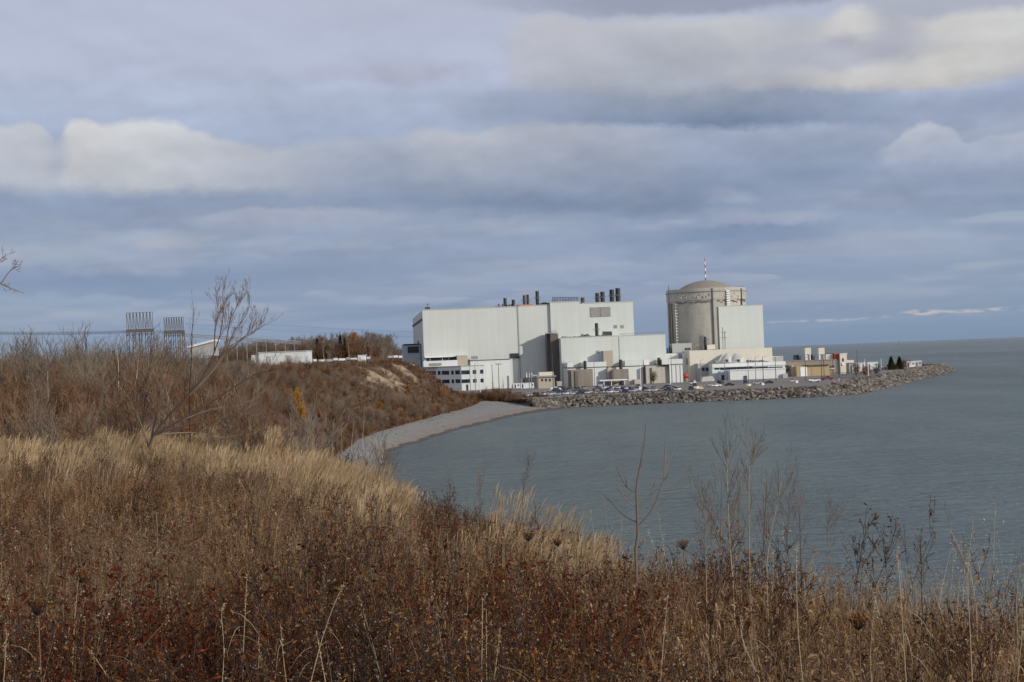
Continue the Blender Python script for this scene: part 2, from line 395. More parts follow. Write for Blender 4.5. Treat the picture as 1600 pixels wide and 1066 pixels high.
M['orangeleaf'] = plant('orange_leaves', (.15, .055, .012), (.29, .12, .023), (.42, .21, .045), .25, .3)
M['olive'] = plant('olive_leaves', (.035, .037, .012), (.085, .085, .025), (.16, .145, .045), .2, .3)
M['yellowleaf'] = plant('yellow_leaves', (.42, .19, .015), (.60, .30, .03), (.74, .44, .06), .3, .2)
M['conifer'] = plant('conifer_needles', (.012, .02, .012), (.022, .034, .018), (.035, .048, .026), .1, .2)
M['stalk'] = plant('pale_stalks', (.34, .26, .15), (.46, .36, .22), (.58, .47, .31), .1, .15)
M['curl'] = plant('curled_leaves', (.14, .075, .035), (.30, .19, .10), (.50, .37, .22), .25, .3)

# ------------------------------------------------------------------ the land
CY = np.array([(-80, 12), (0, 6), (13, 4.1), (18, 1.5), (35, -2.8), (50, -7), (100, -22), (200, -50), (300, -62), (400, -70), (500, -74),
               (580, -66), (630, -52), (655, -46), (690, -82), (760, -95), (1000, -100), (2600, -140)], float)
FY = np.array([(-80, 40), (0, 26), (20, 22), (50, 12), (100, -4), (200, -27), (300, -36), (406, -39), (455, -36.4), (565, -24.8), (640, -15),
               (681, -10.9), (700, -50), (760, -70), (1000, -75), (2600, -115)], float)
WY = np.array([(-80, 58), (0, 42), (20, 36), (50, 25), (100, 8), (200, -14), (300, -25), (398, -30), (482, -19.3), (567, -4.5), (600, 3),
               (636, 15), (660, 25), (700, 40)], float)
cC = lambda Y: np.interp(Y, CY[:, 0], CY[:, 1]); cF = lambda Y: np.interp(Y, FY[:, 0], FY[:, 1]); cW = lambda Y: np.interp(Y, WY[:, 0], WY[:, 1])
def vnoise(x, y, seed=0):                     # smooth value noise, vectorised
    x = np.asarray(x, float); y = np.asarray(y, float)
    xi = np.floor(x).astype(np.int64); yi = np.floor(y).astype(np.int64); fx = x - xi; fy = y - yi
    fx = fx * fx * (3 - 2 * fx); fy = fy * fy * (3 - 2 * fy)
    def h(a, b):
        n = (a * 374761393 + b * 668265263 + seed * 974634777) & 0x7fffffff
        n = ((n ^ (n >> 13)) * 1274126177) & 0x7fffffff
        return ((n ^ (n >> 16)) & 0xffff) / 65535.0
    return (h(xi, yi) * (1 - fx) + h(xi + 1, yi) * fx) * (1 - fy) + (h(xi, yi + 1) * (1 - fx) + h(xi + 1, yi + 1) * fx) * fy
def fbm(x, y, seed=0, o=4):
    s = 0; a = .5; t = 0
    for k in range(o):
        s = s + a * vnoise(x, y, seed + k * 17); t += a; a *= .5; x = x * 2.03; y = y * 2.03
    return s / t
def sm(a, b, x):
    t = np.clip((x - a) / (b - a), 0, 1); return t * t * (3 - 2 * t)
YZ = 4.4                                      # level of the plant yard
def z_land(x, Y):
    x = np.asarray(x, float); Y = np.asarray(Y, float)
    C, F = cC(Y), cF(Y)
    top = np.interp(Y, [-80, 0, 40, 150, 400, 600, 800, 1300, 2600], [20.6, 20.1, 19.0, 19.0, 20.2, 20.8, 22.0, 24, 40])
    top = top - .85 * sm(-6, 0, x - C) * (Y < 60) + (fbm(x / 9, Y / 9, 3) - .5) * np.where(Y < 45, .5, 1.6)
    foot = np.where(Y > 685, 3.9, np.interp(Y, [0, 600, 640, 685], [2.0, 2.0, 2.6, 3.9]))
    s = (x - C) / (F - C)
    prof = 1 - sm(-.04, 1.02, s)
    gul = (fbm(Y / 14, x / 40, 11) - .5) * 7 * np.clip(s, 0, 1) * np.clip(1 - s, 0, 1) * 2 + (fbm(x / 5, Y / 5, 23) - .5) * 1.4 * sm(0, .3, s) * (1 - sm(.8, 1, s))
    z = foot + (top - foot) * prof + gul
    return np.where(x > F, foot - np.clip((x - F) / 10, 0, 1) * np.where(Y > 685, 7, 6.5), z)
def hit(px, py, y0=4, y1=1500, n=3000):       # where the sight line of a photo pixel meets the land
    d = ray(px, py); Y = np.geomspace(y0, y1, n); x = d.x / d.y * Y; z = HCAM + d.z / d.y * Y
    k = np.where(z <= z_land(x, Y))[0]
    return (x[k[0]], Y[k[0]], z[k[0]]) if len(k) else None

SCARS = []                                    # bare sand on the bluff: centre x, Y, half sizes along x and Y
for px, py, a, b in ((592, 590, 9, 9), (608, 584, 8, 7), (582, 597, 7, 7), (628, 577, 8, 6), (638, 586, 6, 6), (622, 600, 6, 8), (600, 600, 6, 7), (540, 593, 3, 4), (575, 604, 5, 6)):
    q = hit(px, py)
    if q: SCARS.append((q[0], q[1], a, b))
def sand(x, Y):
    s = np.zeros_like(np.asarray(x, float))
    for a, b, c, d in SCARS:
        s = np.maximum(s, 1 - np.sqrt(((x - a) / c) ** 2 + ((Y - b) / d) ** 2) + (fbm(x / 3.0, Y / 3.0, 77) - .5) * 1.1)
    return sm(.2, .5, s - .25 * (fbm(x / 1.2, Y / 1.6, 78) > .56))

def m_ground():
    m, nt, p = mat_new('brown_hill_soil'); v = coords(nt)
    a = nz(nt, v, .11, 6, .6); b = nz(nt, v, 1.3, 5, .65)
    col = ramp(nt, a * .55 + b * .45, [(.3, (.04, .025, .015)), (.5, (.10, .06, .033)), (.62, (.14, .082, .04)), (.75, (.17, .12, .065))])
    at_ = nt.nodes.new('ShaderNodeAttribute'); at_.attribute_name = 'tint'
    sd = ramp(nt, nz(nt, v, .5, 6, .65), [(.3, (.20, .14, .075)), (.55, (.35, .265, .16)), (.75, (.45, .36, .235))])
    nt.links.new(mixc(nt, S(nt, at_.outputs['Fac']), col, sd).k, p.inputs['Base Color'])
    p.inputs['Roughness'].default_value = 1; bump(nt, p, b, .3, .8)
    return m
rows = np.concatenate([np.linspace(-60, 4, 14), np.geomspace(5, 560, 150), np.linspace(563, 720, 110), np.geomspace(726, 2500, 40)])
offs = np.array([-1500, -900, -500, -320, -220, -160, -120, -95, -75, -60, -48, -38, -30, -24, -19, -15, -12, -9.5, -7.5, -6, -4.5, -3, -1.5])
cols_s = np.linspace(0, 1, 34)
Xs, Ysg = [], []
for Y in rows:
    C, F = float(cC(Y)), float(cF(Y))
    xr = np.concatenate([C + offs, C + (F - C) * cols_s, F + np.array([2, 5, 9, 14, 20])])
    Xs.append(xr); Ysg.append(np.full_like(xr, Y))
Xs = np.array(Xs); Ysg = np.array(Ysg); Zs = z_land(Xs, Ysg)
nr, nc = Xs.shape
idx = np.arange(nr * nc).reshape(nr, nc)
quads = lambda idx: np.stack([idx[:-1, :-1], idx[:-1, 1:], idx[1:, 1:], idx[1:, :-1]], -1).reshape(-1, 4)
hill = link('hillside', np_mesh('hillside', np.stack([Xs, Ysg, Zs], -1), quads(idx), m_ground(), sand(Xs, Ysg).ravel(), True), None)
tag(hill, 'brown brush covered bluff running along the shore above the beach', 'hill', kind='structure')

def m_beach():
    m, nt, p = mat_new('shore_gravel'); v = coords(nt)
    at_ = nt.nodes.new('ShaderNodeAttribute'); at_.attribute_name = 'tint'
    t = S(nt, at_.outputs['Fac']); w = nz(nt, vscale(nt, v, .25, .06, 1), 1, 5, .6)
    a = nz(nt, v, .4, 5, .6); g = nz(nt, v, 5.0, 3, .6)
    k = t + (w - .5) * .35
    dry = ramp(nt, a * .6 + g * .4, [(.3, (.175, .168, .145)), (.55, (.235, .226, .195)), (.75, (.315, .30, .262))])
    tan = ramp(nt, a, [(.3, (.19, .16, .125)), (.7, (.26, .22, .175))])
    col = mixc(nt, k.step(.45, .7), dry, tan)
    wet = (.075, .062, .05)
    col = mixc(nt, k.step(.80, .88), col, wet)
    nt.links.new(col.k, p.inputs['Base Color'])
    p.inputs['Roughness'].default_value = .95; bump(nt, p, g, .1, .6)
    return m
brow = np.concatenate([np.linspace(-60, 200, 40), np.linspace(204, 692, 170)])
bt = np.array([-.12, 0, .1, .2, .3, .4, .5, .6, .7, .8, .88, .95, 1.0, 1.08, 1.3, 2.0])
BX, BY, BZ, BT = [], [], [], []
for Y in brow:
    F, W = float(cF(min(Y, 683))), float(cW(Y)); top = float(np.interp(Y, [0, 600, 640, 690], [2.25, 2.25, 2.9, 4.15]))
    W += (float(fbm(Y / 9, 0.0, 41)) - .5) * 3.0
    for t in bt:
        BX.append(F + (W - F) * t); BY.append(Y); BT.append(t)
        z = top * (1 - max(t, 0)) if t < .8 else top * .2 * (1 - (t - .8) / .2 * 1.0)
        if t > 1: z = -(t - 1) * 2.0
        BZ.append(z + .08 + (float(vnoise(BX[-1] / 2.5, Y / 2.5, 5)) - .5) * .22 * (t < .97) if t < 1 else z)
bi = np.arange(len(brow) * len(bt)).reshape(len(brow), len(bt))
beach = link('beach', np_mesh('beach', np.stack([BX, BY, BZ], -1), quads(bi), m_beach(), BT, True), None)
tag(beach, 'narrow grey gravel beach curving along the foot of the bluff', 'beach', kind='structure')

def m_water():
    m, nt, p = mat_new('lake_water'); v = coords(nt); nt.nodes.remove(p)
    pat = nz(nt, vscale(nt, v, .004, .0016, 1), 1, 5, .55); pat2 = nz(nt, vscale(nt, v, .03, .008, 1), 1, 4, .6)
    f = pat * .6 + pat2 * .4
    col = ramp(nt, f, [(.32, (.108, .140, .138)), (.5, (.152, .192, .184)), (.68, (.198, .238, .222))])
    w1 = nz(nt, vscale(nt, v, .30, .85, 1), 1, 4, .6, .6); w2 = nz(nt, vscale(nt, v, .07, .24, 1), 1, 4, .6, .4)
    w3 = nz(nt, vscale(nt, v, 1.1, 2.6, 1), 1, 3, .55); w4 = nz(nt, vscale(nt, v, .015, .05, 1), 1, 3, .6)
    h = w1 * 1.25 + w2 * 2.0 + w3 * .26 + w4 * 2.4
    b = nt.nodes.new('ShaderNodeBump'); b.inputs['Distance'].default_value = 1.0; nt.links.new(h.k, b.inputs['Height'])
    d = nt.nodes.new('ShaderNodeBsdfDiffuse'); g = nt.nodes.new('ShaderNodeBsdfGlossy'); fr = nt.nodes.new('ShaderNodeFresnel'); mx = nt.nodes.new('ShaderNodeMixShader')
    fr.inputs[0].default_value = 1.33; nt.links.new(col.k, d.inputs[0]); g.inputs['Roughness'].default_value = .16
    for n in (d, g, fr): nt.links.new(b.outputs[0], n.inputs['Normal'])
    k = (S(nt, fr.outputs[0]) * .74).m('MINIMUM', .51)                 # a wind-roughened lake never mirrors fully at grazing angles
    nt.links.new(k.k, mx.inputs[0]); nt.links.new(d.outputs[0], mx.inputs[1]); nt.links.new(g.outputs[0], mx.inputs[2]); nt.links.new(mx.outputs[0], nt.nodes['Material Output'].inputs[0])
    return m
WR = 70000
ring = [(0, 0, 0)] + [(WR * math.cos(k * math.pi / 32), WR * math.sin(k * math.pi / 32), 0) for k in range(64)]
wb = MB(); wb.add(ring, [(0, k + 1, (k + 1) % 64 + 1) for k in range(64)])
tag(wb.build('lake_water', m_water()), 'grey green lake with small ripples reaching the horizon', 'lake', kind='structure')

# ------------------------------------------------------------------ plant yard on its breakwater
RW = [on(*p, 0).to_2d() for p in ((840, 641), (900, 636.5), (1000, 632), (1100, 628), (1200, 624), (1300, 619.5), (1345, 616), (1390, 605),
                                  (1440, 592), (1475, 584.5), (1492, 580.5))]
RW += [Vector((303, 1096)), Vector((292, 1122)), Vector((262, 1142))]
def norm_in(i):                               # direction into the land at a waterline point
    a, b = RW[max(i - 1, 0)], RW[min(i + 1, len(RW) - 1)]; t = (b - a).normalized(); return Vector((-t.y, t.x))
EDGE = [RW[i] + norm_in(i) * 9.5 for i in range(len(RW))]
EDGE[0] = RW[0] + Vector((-3, 9)); 
yard_poly = [(-74, 700), (-30, 683), (-8, 684)] + [tuple(p) for p in EDGE] + [(180, 1160), (-150, 1250), (-72, 1000)]
tag(MB().prism(yard_poly, 1.0, YZ).build('plant_yard_ground', M['asphalt']), 'worn paved ground of the plant yard behind the breakwater', 'ground', kind='structure')
def m_rock():
    m, nt, p = mat_new('armour_stone'); v = coords(nt)
    oi = nt.nodes.new('ShaderNodeObjectInfo'); r = S(nt, oi.outputs['Random'])
    a = nz(nt, v, .8, 6, .65)
    col = ramp(nt, a * .5 + r * .5, [(.15, (.045, .038, .032)), (.45, (.13, .114, .095)), (.7, (.215, .19, .158)), (.9, (.34, .30, .24))])
    gp = nt.nodes.new('ShaderNodeNewGeometry'); sp = nt.nodes.new('ShaderNodeSeparateXYZ'); nt.links.new(gp.outputs['Position'], sp.inputs[0])
    col = mixc(nt, (S(nt, sp.outputs[2]) + (a - .5) * .5).step(.22, .0), col, (.03, .028, .022))   # wet, weedy foot of the bank
    nt.links.new(col.k, p.inputs['Base Color']); bump(nt, p, nz(nt, v, 3, 5, .6), .12, .6)
    p.inputs['Roughness'].default_value = .95
    return m
M['rock'] = m_rock()
M['core'] = plain('dark_rubble', (.055, .048, .04), 1.0, .3)
cb = MB(); n = len(RW)
vs = [(p.x, p.y, -1.2) for p in RW] + [(q.x, q.y, YZ - .12) for q in EDGE] + [(q.x + norm_in(i).x * 2, q.y + norm_in(i).y * 2, YZ - .12) for i, q in enumerate(EDGE)]
cb.add(vs, [(i, i + 1, n + i + 1, n + i) for i in range(n - 1)] + [(n + i, n + i + 1, 2 * n + i + 1, 2 * n + i) for i in range(n - 1)])
tag(cb.build('breakwater_core', M['core']), 'dark rubble bank under the armour stones', 'breakwater', kind='structure')

rng = np.random.default_rng(7)
def rock_mesh(seed):
    r = np.random.default_rng(seed); import bmesh
    bm = bmesh.new(); bmesh.ops.create_icosphere(bm, subdivisions=2, radius=1)
    pl = r.normal(size=(10, 3)); pl /= np.linalg.norm(pl, axis=1)[:, None]; dd = r.uniform(.38, .72, 10); fx = r.uniform(.9, 1.5); fz = r.uniform(.55, .85)
    for v in bm.verts:
        c = np.array(v.co)
        for q, d in zip(pl, dd):                  # cut flat faces
            e = c @ q - d
            if e > 0: c = c - q * e
        v.co = c * (1 + r.normal(0, .02))
    for v in bm.verts: v.co = Vector((v.co.x * 1.35 * fx, v.co.y * 1.2, v.co.z * 1.25 * fz))
    me = bpy.data.meshes.new('boulder'); bm.to_mesh(me); bm.free(); me.materials.append(M['rock']); return me
rocks = [rock_mesh(s) for s in range(7)]
pts = []
for i in range(len(RW) - 1):
    a, b, ea, eb = RW[i], RW[i + 1], EDGE[i], EDGE[i + 1]; L = (b - a).length
    for row in range(9):
        t = 0.0
        while t < L:
            u = t / L; s = row / 7.4 + rng.uniform(-.07, .07)
            w = a.lerp(b, u); e = ea.lerp(eb, u); p = w.lerp(e, s)
            size = rng.uniform(.45, 1.15) ** 1.2 * (1.15 if row == 0 else 1)
            z = -.45 + s * (YZ - .1) + rng.uniform(-.15, .25); z = min(z, YZ - .15 - .3 * size)
            if i >= 6: z += .7 * s; size *= 1.15
            pts.append((p.x, p.y, z, size)); t += rng.uniform(1.3, 2.2) * size
pts.sort(key=lambda q: (q[0] ** 2 + q[1] ** 2) ** .5 / q[3])
ROCK_REST = pts[290:]
for k, (x, y, z, s) in enumerate(pts[:290]):
    o = bpy.data.objects.new('boulder', rocks[k % 7]); COL.objects.link(o)
    o.location = (x, y, z); o.scale = (s,) * 3; o.rotation_euler = (rng.uniform(-.7, .7), rng.uniform(-.7, .7), rng.uniform(0, 6.28))
    px = 800 + x / y * 2500
    w = ('at the beach end of the breakwater' if px < 905 else 'on the bank below the parked cars' if px < 1060 else
         'on the bank below the white ribbed shed' if px < 1230 else 'on the bank below the red pickup' if px < 1345 else 'on the point below the conifers')
    tag(o, 'angular grey brown armour stone ' + w, 'boulder', 'armour stones ' + w)

# ------------------------------------------------------------------ scattering of uncountable stuff
def scatter(name, label, cat, P, idx, rot, scl, protos, mat=None):
    """one stuff object: points that carry a copy of one of the prototype meshes each"""
    c = bpy.data.collections.new(name + '_kinds')
    for k, me in enumerate(protos):
        o = bpy.data.objects.new('%s_kind_%02d' % (name, k), me); c.objects.link(o)
    me = bpy.data.meshes.new(name); me.vertices.add(len(P)); me.vertices.foreach_set('co', np.asarray(P, np.float32).ravel())
    a = me.attributes.new('pick', 'INT', 'POINT'); a.data.foreach_set('value', np.asarray(idx, np.int32))
    a = me.attributes.new('turn', 'FLOAT_VECTOR', 'POINT'); a.data.foreach_set('vector', np.asarray(rot, np.float32).ravel())
    a = me.attributes.new('grow', 'FLOAT_VECTOR', 'POINT'); a.data.foreach_set('vector', np.asarray(scl, np.float32).ravel())
    o = bpy.data.objects.new(name, me); COL.objects.link(o); tag(o, label, cat, kind='stuff')
    g = bpy.data.node_groups.new(name, 'GeometryNodeTree')
    g.interface.new_socket('Geometry', in_out='INPUT', socket_type='NodeSocketGeometry')
    g.interface.new_socket('Geometry', in_out='OUTPUT', socket_type='NodeSocketGeometry')
    N = g.nodes.new; gi, go = N('NodeGroupInput'), N('NodeGroupOutput')
    ip = N('GeometryNodeInstanceOnPoints'); ci = N('GeometryNodeCollectionInfo')
    ci.inputs['Collection'].default_value = c; ci.inputs['Separate Children'].default_value = True; ci.inputs['Reset Children'].default_value = True
    def na(nm, t):
        n = N('GeometryNodeInputNamedAttribute'); n.data_type = t; n.inputs['Name'].default_value = nm; return n.outputs['Attribute']
    L = g.links.new
    L(gi.outputs[0], ip.inputs['Points']); L(ci.outputs[0], ip.inputs['Instance']); ip.inputs['Pick Instance'].default_value = True
    L(na('pick', 'INT'), ip.inputs['Instance Index']); L(na('turn', 'FLOAT_VECTOR'), ip.inputs['Rotation']); L(na('grow', 'FLOAT_VECTOR'), ip.inputs['Scale'])
    L(ip.outputs[0], go.inputs[0])
    md = o.modifiers.new('scatter', 'NODES'); md.node_group = g
    return o
if ROCK_REST:
    P = [q[:3] for q in ROCK_REST]; k = len(P)
    scatter('rock_armour', 'mass of grey armour stones along the far side of the point', 'rocks', P, rng.integers(0, 7, k),
            np.stack([rng.uniform(-.5, .5, k), rng.uniform(-.5, .5, k), rng.uniform(0, 6.28, k)], -1), np.repeat(np.array([[q[3]] for q in ROCK_REST]), 3, 1), rocks)

r_ = np.random.default_rng(91); n = 700; Yb = r_.uniform(250, 668, n); tb = np.where(r_.random(n) < .55, np.abs(r_.normal(.04, .07, n)), r_.uniform(0, 1.02, n)); Fb = cF(np.minimum(Yb, 683)); Wb = cW(Yb)
topb = np.interp(Yb, [0, 600, 640, 690], [2.25, 2.25, 2.9, 4.15]); sb = r_.uniform(.06, .2, n) * np.where(r_.random(n) < .08, 1.8, 1)
scatter('beach_stones', 'loose stones and wrack strewn over the gravel beach', 'stones', np.stack([Fb + (Wb - Fb) * tb, Yb, topb * (1 - tb) + .05], -1), r_.integers(0, 7, n), np.stack([0 * tb, 0 * tb, r_.uniform(0, 6.28, n)], -1), np.stack([sb * r_.uniform(1, 2.2, n), sb, sb], -1), rocks)

# ------------------------------------------------------------------ the power plant, in its own frame: s along the front, d into depth, z up
TH = R(5.3); E1 = Vector((math.cos(TH), math.sin(TH), 0)); E2 = Vector((-math.sin(TH), math.cos(TH), 0)); O0 = Vector((0, 900, 0)); CAMP = Vector((0, 0, HCAM))
def fp(px, py, d):
    r = ray(px, py); t = (d - (CAMP - O0).dot(E2)) / r.dot(E2); p = CAMP + r * t
    return (p - O0).dot(E1), p.z
def sx(px, d, py=575): return fp(px, py, d)[0]
def zz(px, py, d): return fp(px, py, d)[1]
def world(s, d, z): return O0 + E1 * s + E2 * d + Vector((0, 0, z))
class Bld:
    def __init__(b, name, label, cat, px, d, z=YZ, group=None):
        b.o = (sx(px, d), d, z); b.root = thing(name, label, cat, world(*b.o), TH, group)
    def mb(b): return MB(b.o)
    def put(b, mb, name, mat, parent=None, smooth=False): return mb.build(name, M[mat] if isinstance(mat, str) else mat, parent or b.root, smooth)
    def slab(b, name, mat, x0, x1, yt, yb, d0, d1, parent=None):
        """box whose front face, at depth d0, fills a rectangle of photo pixels (yb None: down to the ground)"""
        mb = b.mb(); boxpx(mb, x0, x1, yt, yb, d0, d1); return b.put(mb, name, mat, parent)
def boxpx(mb, x0, x1, yt, yb, d0, d1):
    ym = (yt + (yb or 600)) / 2; xm = (x0 + x1) / 2
    mb.box(sx(x0, d0, ym), sx(x1, d0, ym), d0, d1, YZ - .3 if yb is None else zz(xm, yb, d0), zz(xm, yt, d0)); return mb
def stack(b, px, yt, yb, d, w=1.35, mat='stack', ring=True, parent=None):
    s, z0 = fp(px, yb, d); z1 = zz(px, yt, d); h = z1 - z0
    mb = b.mb(); mb.lathe(s, d, [(w, z0 - .4), (w, z1), (w * .8, z1), (w * .8, z1 - .6)], 14)
    c = b.put(mb, 'chimney', mat, parent, False)
    if ring:
        mb = b.mb(); zr = z0 + h * .45
        mb.lathe(s, d, [(w + .05, zr), (w + .9, zr), (w + .9, zr + .18), (w + .05, zr + .18)], 12, False)
        mb.lathe(s, d, [(w + .84, zr + .9), (w + .9, zr + .9), (w + .9, zr + 1.0), (w + .84, zr + 1.0)], 12, False)
        for k in range(6):
            a = k * math.pi / 3; mb.tube([(s + (w + .86) * math.cos(a), d + (w + .86) * math.sin(a), zr + q) for q in (0, 1)], .06, 4)
        b.put(mb, 'gallery', 'steel', c)
    return c
def rail(b, x0, x1, y0, y1, d, h=1.1, n=12, parent=None, name='railing'):
    mb = b.mb(); (s0, z0), (s1, z1) = fp(x0, y0, d), fp(x1, y1, d)
    for q in (.55, 1): mb.tube([(s0, d, z0 + h * q), (s1, d, z1 + h * q)], .06, 4)
    for k in range(n + 1):
        t = k / n; mb.tube([(s0 + (s1 - s0) * t, d, z0 + (z1 - z0) * t), (s0 + (s1 - s0) * t, d, z0 + (z1 - z0) * t + h)], .06, 4)
    return b.put(mb, name, 'steel', parent)

# --- turbine hall
b = Bld('turbine_hall', 'huge pale windowless hall with black stacks on its roof', 'power hall', 735, 0)
b.slab('wall', 'white', 662, 808.5, 482.3, None, 0, 180)
b.slab('wall', 'white', 808.55, 861.75, 478.0, None, .3, 120)
w3 = b.slab('wall', 'white', 861.8, 908, 472.2, None, -1.2, 110)
b.slab('wall', 'white', 908.1, 991.5, 473.2, None, -1.0, 110)
mb = b.mb(); s_, z_ = fp(808.9, 479, 0); mb.box(s_ - .13, s_ + .13, -.2, -.02, YZ, z_); b.put(mb, 'downpipe', 'steel')
for x0, x1, yt, d in ((662, 808.5, 482.3, 0), (809.2, 861.6, 478.0, .3), (861.8, 908, 472.2, -1.2), (908.1, 991.5, 473.2, -1.0)):
    mb = b.mb(); z_ = zz((x0 + x1) / 2, yt, d); mb.box(sx(x0, d, yt) + .3, sx(x1, d, yt) - .3, d - .12, d + .6, z_ - .1, z_ + .5); b.put(mb, 'parapet', 'greyc')
mb = b.mb(); s0 = sx(662, 0); mb.box(s0 - .15, s0, 2, 178, zz(662, 500, 0), zz(662, 500, 0) + 1.0); b.put(mb, 'side_band', 'trim')
lv = b.slab('louvre', 'louvre', 922.5, 954, 480, 495, -1.35, -1.0)
mb = b.mb(); s_, z_ = fp(938, 480, -1.4); mb.box(s_ - .06, s_ + .06, -1.5, -1.36, zz(938, 495, -1.4), z_); b.put(mb, 'mullion', 'steel', lv)
for x in (962, 972.5): b.slab('vent', 'louvre', x - 2.3, x + 2.3, 508, 513, -1.3, -1.0)
b.slab('louvre', 'dark', 797.5, 811, 552.2, 559.8, -.6, 0)
for x, yt, yb, w in ((933.7, 458, 473.5, 1.2), (941.8, 456, 473.5, 1.25), (956.5, 452.6, 473.2, 1.35), (966, 450.5, 473, 1.4)): stack(b, x, yt, yb, 6, w)
stack(b, 840, 455, 476.3, 8, 1.0)
stack(b, 910.5, 465, 473.5, 5, 1.1, 'stack_brown', False)
for x, yt in ((789.5, 466), (802.5, 468.5)): stack(b, x, yt, 481, 10, .95, 'stack', False)
for x, yt in ((819.5, 461.5), (825, 460.5)): stack(b, x, yt, 478, 10, .8, 'stack_brown')
mb = b.mb(); boxpx(mb, 810, 832, 475.8, 477.8, 4, 8); b.put(mb, 'roof_unit', 'orange')
mb = b.mb(); boxpx(mb, 845, 858, 473.4, 477, 4, 8); boxpx(mb, 849, 854, 472.4, 474, 3, 7); b.put(mb, 'roof_unit', 'steel_dark')
rr = random.Random(4)
mb = b.mb()
for k in range(18):
    x = 775 + k * 2.0; h = rr.uniform(1.5, 6); boxpx(mb, x, x + rr.uniform(.6, 1.6), 480.5 - h, 481.5, 6 + rr.uniform(0, 8), 16)
b.put(mb, 'roof_pipework', 'steel')
mb = b.mb()
for k in range(17):                            # row of slim vents along the upper roof edge
    x = 864 + k * 2.45; s_, z_ = fp(x, 471.6, .5); mb.lathe(s_, .5, [(.16, z_ - .2), (.16, z_ + 2.2), (.34, z_ + 2.2), (.34, z_ + 2.6)], 6)
b.put(mb, 'vent_row', 'steel_dark'); rail(b, 863, 907, 472, 471.5, 1.5, 1.6, 20)
mb = b.mb(); s_, z_ = fp(668, 484.5, 8)
mb.box(s_ - 1.4, s_ + 1.4, 7, 10, z_ - 1, z_ + 1.6); mb.tube([(s_, 8, z_ + 1), (s_ + .3, 8, z_ + 4.2)], .12, 5); mb.tube([(s_ - .9, 8, z_ + 3), (s_ + 1.2, 8, z_ + 3)], .1, 4); b.put(mb, 'roof_unit', 'stack_brown')
mb = b.mb()
for x in (683, 690, 757, 770): boxpx(mb, x, x + 3, 482.3 + (808 - x) * .018 - 1, 483.5, 5, 7)
b.put(mb, 'roof_hatch', 'stack_brown')
mb = b.mb(); boxpx(mb, 664, 731, 556.2, 558.2, -2.5, -.02); b.put(mb, 'canopy', 'whitep')
g = b.slab('window_strip', 'glass', 667, 714, 558.4, 563.4, -.5, -.02)
mb = b.mb()
for x in (671.5, 691, 701): boxpx(mb, x, x + .9, 558.4, 563.4, -.7, -.52)
b.put(mb, 'mullion', 'whitep', g)

b = Bld('side_building', 'low shed tinted blue grey for shade with a dark louvre against the left end of the hall', 'building', 645, 34)
mb = b.mb(); mb.box(sx(632, 40), sx(662, 0) - .02, 40, 90, YZ - .3, zz(644, 539.5, 40)); b.put(mb, 'wall', 'blue')  # blue-grey tint puts the shed's shade into its colour
b.slab('louvre', 'dark', 637, 654.5, 541.5, 551.5, 39.7, 40)
mb = b.mb(); s_, z_ = fp(632, 539, 40); s2, z2 = fp(662.3, 533, 34); mb.box(s_ - .3, sx(662, 0) - .03, 39.4, 92, z_ - .02, z_ + .45); b.put(mb, 'roof', 'trim')
mb = b.mb(); s_, z_ = fp(653.5, 539, 41); mb.box(s_ - .35, s_ + .35, 41, 41.8, z_ - 1, z_ + 2.4); b.put(mb, 'vent', 'trim')

# --- low annex and the office block before the hall
b = Bld('low_annex', 'low white annex with a dark roof line below the hall', 'building', 766, -8)
b.slab('wall', 'white2', 731.5, 797, 563, None, -9, -.1)
b.slab('roof', 'trim', 731, 797.4, 562, 562.95, -9.4, -.1)
b.slab('vent', 'louvre', 737, 746.5, 556.5, 561.5, -7, -4)
b.slab('skirt', 'white2', 795.5, 799.5, 586.5, None, -10, -4)
b.slab('tower', 'beige', 714.5, 731, 555.2, 572.5, -11, -.1)
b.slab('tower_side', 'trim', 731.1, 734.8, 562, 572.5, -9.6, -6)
b = Bld('office_building', 'white office block with two dark window ribbons under the hall', 'office', 720, -28)
D = -26
sa, sb, sc_ = sx(720.5, D), sx(735.5, D), sx(756, D); zt = zz(738, 572, D); ang = R(46)
lw = (sa - 34 * math.cos(ang), D + 34 * math.sin(ang))
mb = b.mb(); mb.prism([(sa, D), (sc_, D), (sc_, D + 14), (lw[0], lw[1] + 16), lw], YZ - .3, zt); b.put(mb, 'wall', 'white2')
mb = b.mb(); mb.prism([(sa - .2, D - .3), (sc_ + .3, D - .3), (sc_ + .3, D + 14), (lw[0] - .3, lw[1] + 16), (lw[0] - .3, lw[1] - .2)], zt + .003, zt + .35); b.put(mb, 'roof', 'greyc')
mb = b.mb(); zr0 = zt + .36
mb.box(sx(662, -14), sx(715, -14), -14, -5, zr0, zz(690, 563.6, -14)); b.put(mb, 'penthouse', 'white2')
b.slab('louvre', 'louvre', 671, 690, 567.6, 571.5, -14.3, -14.02)
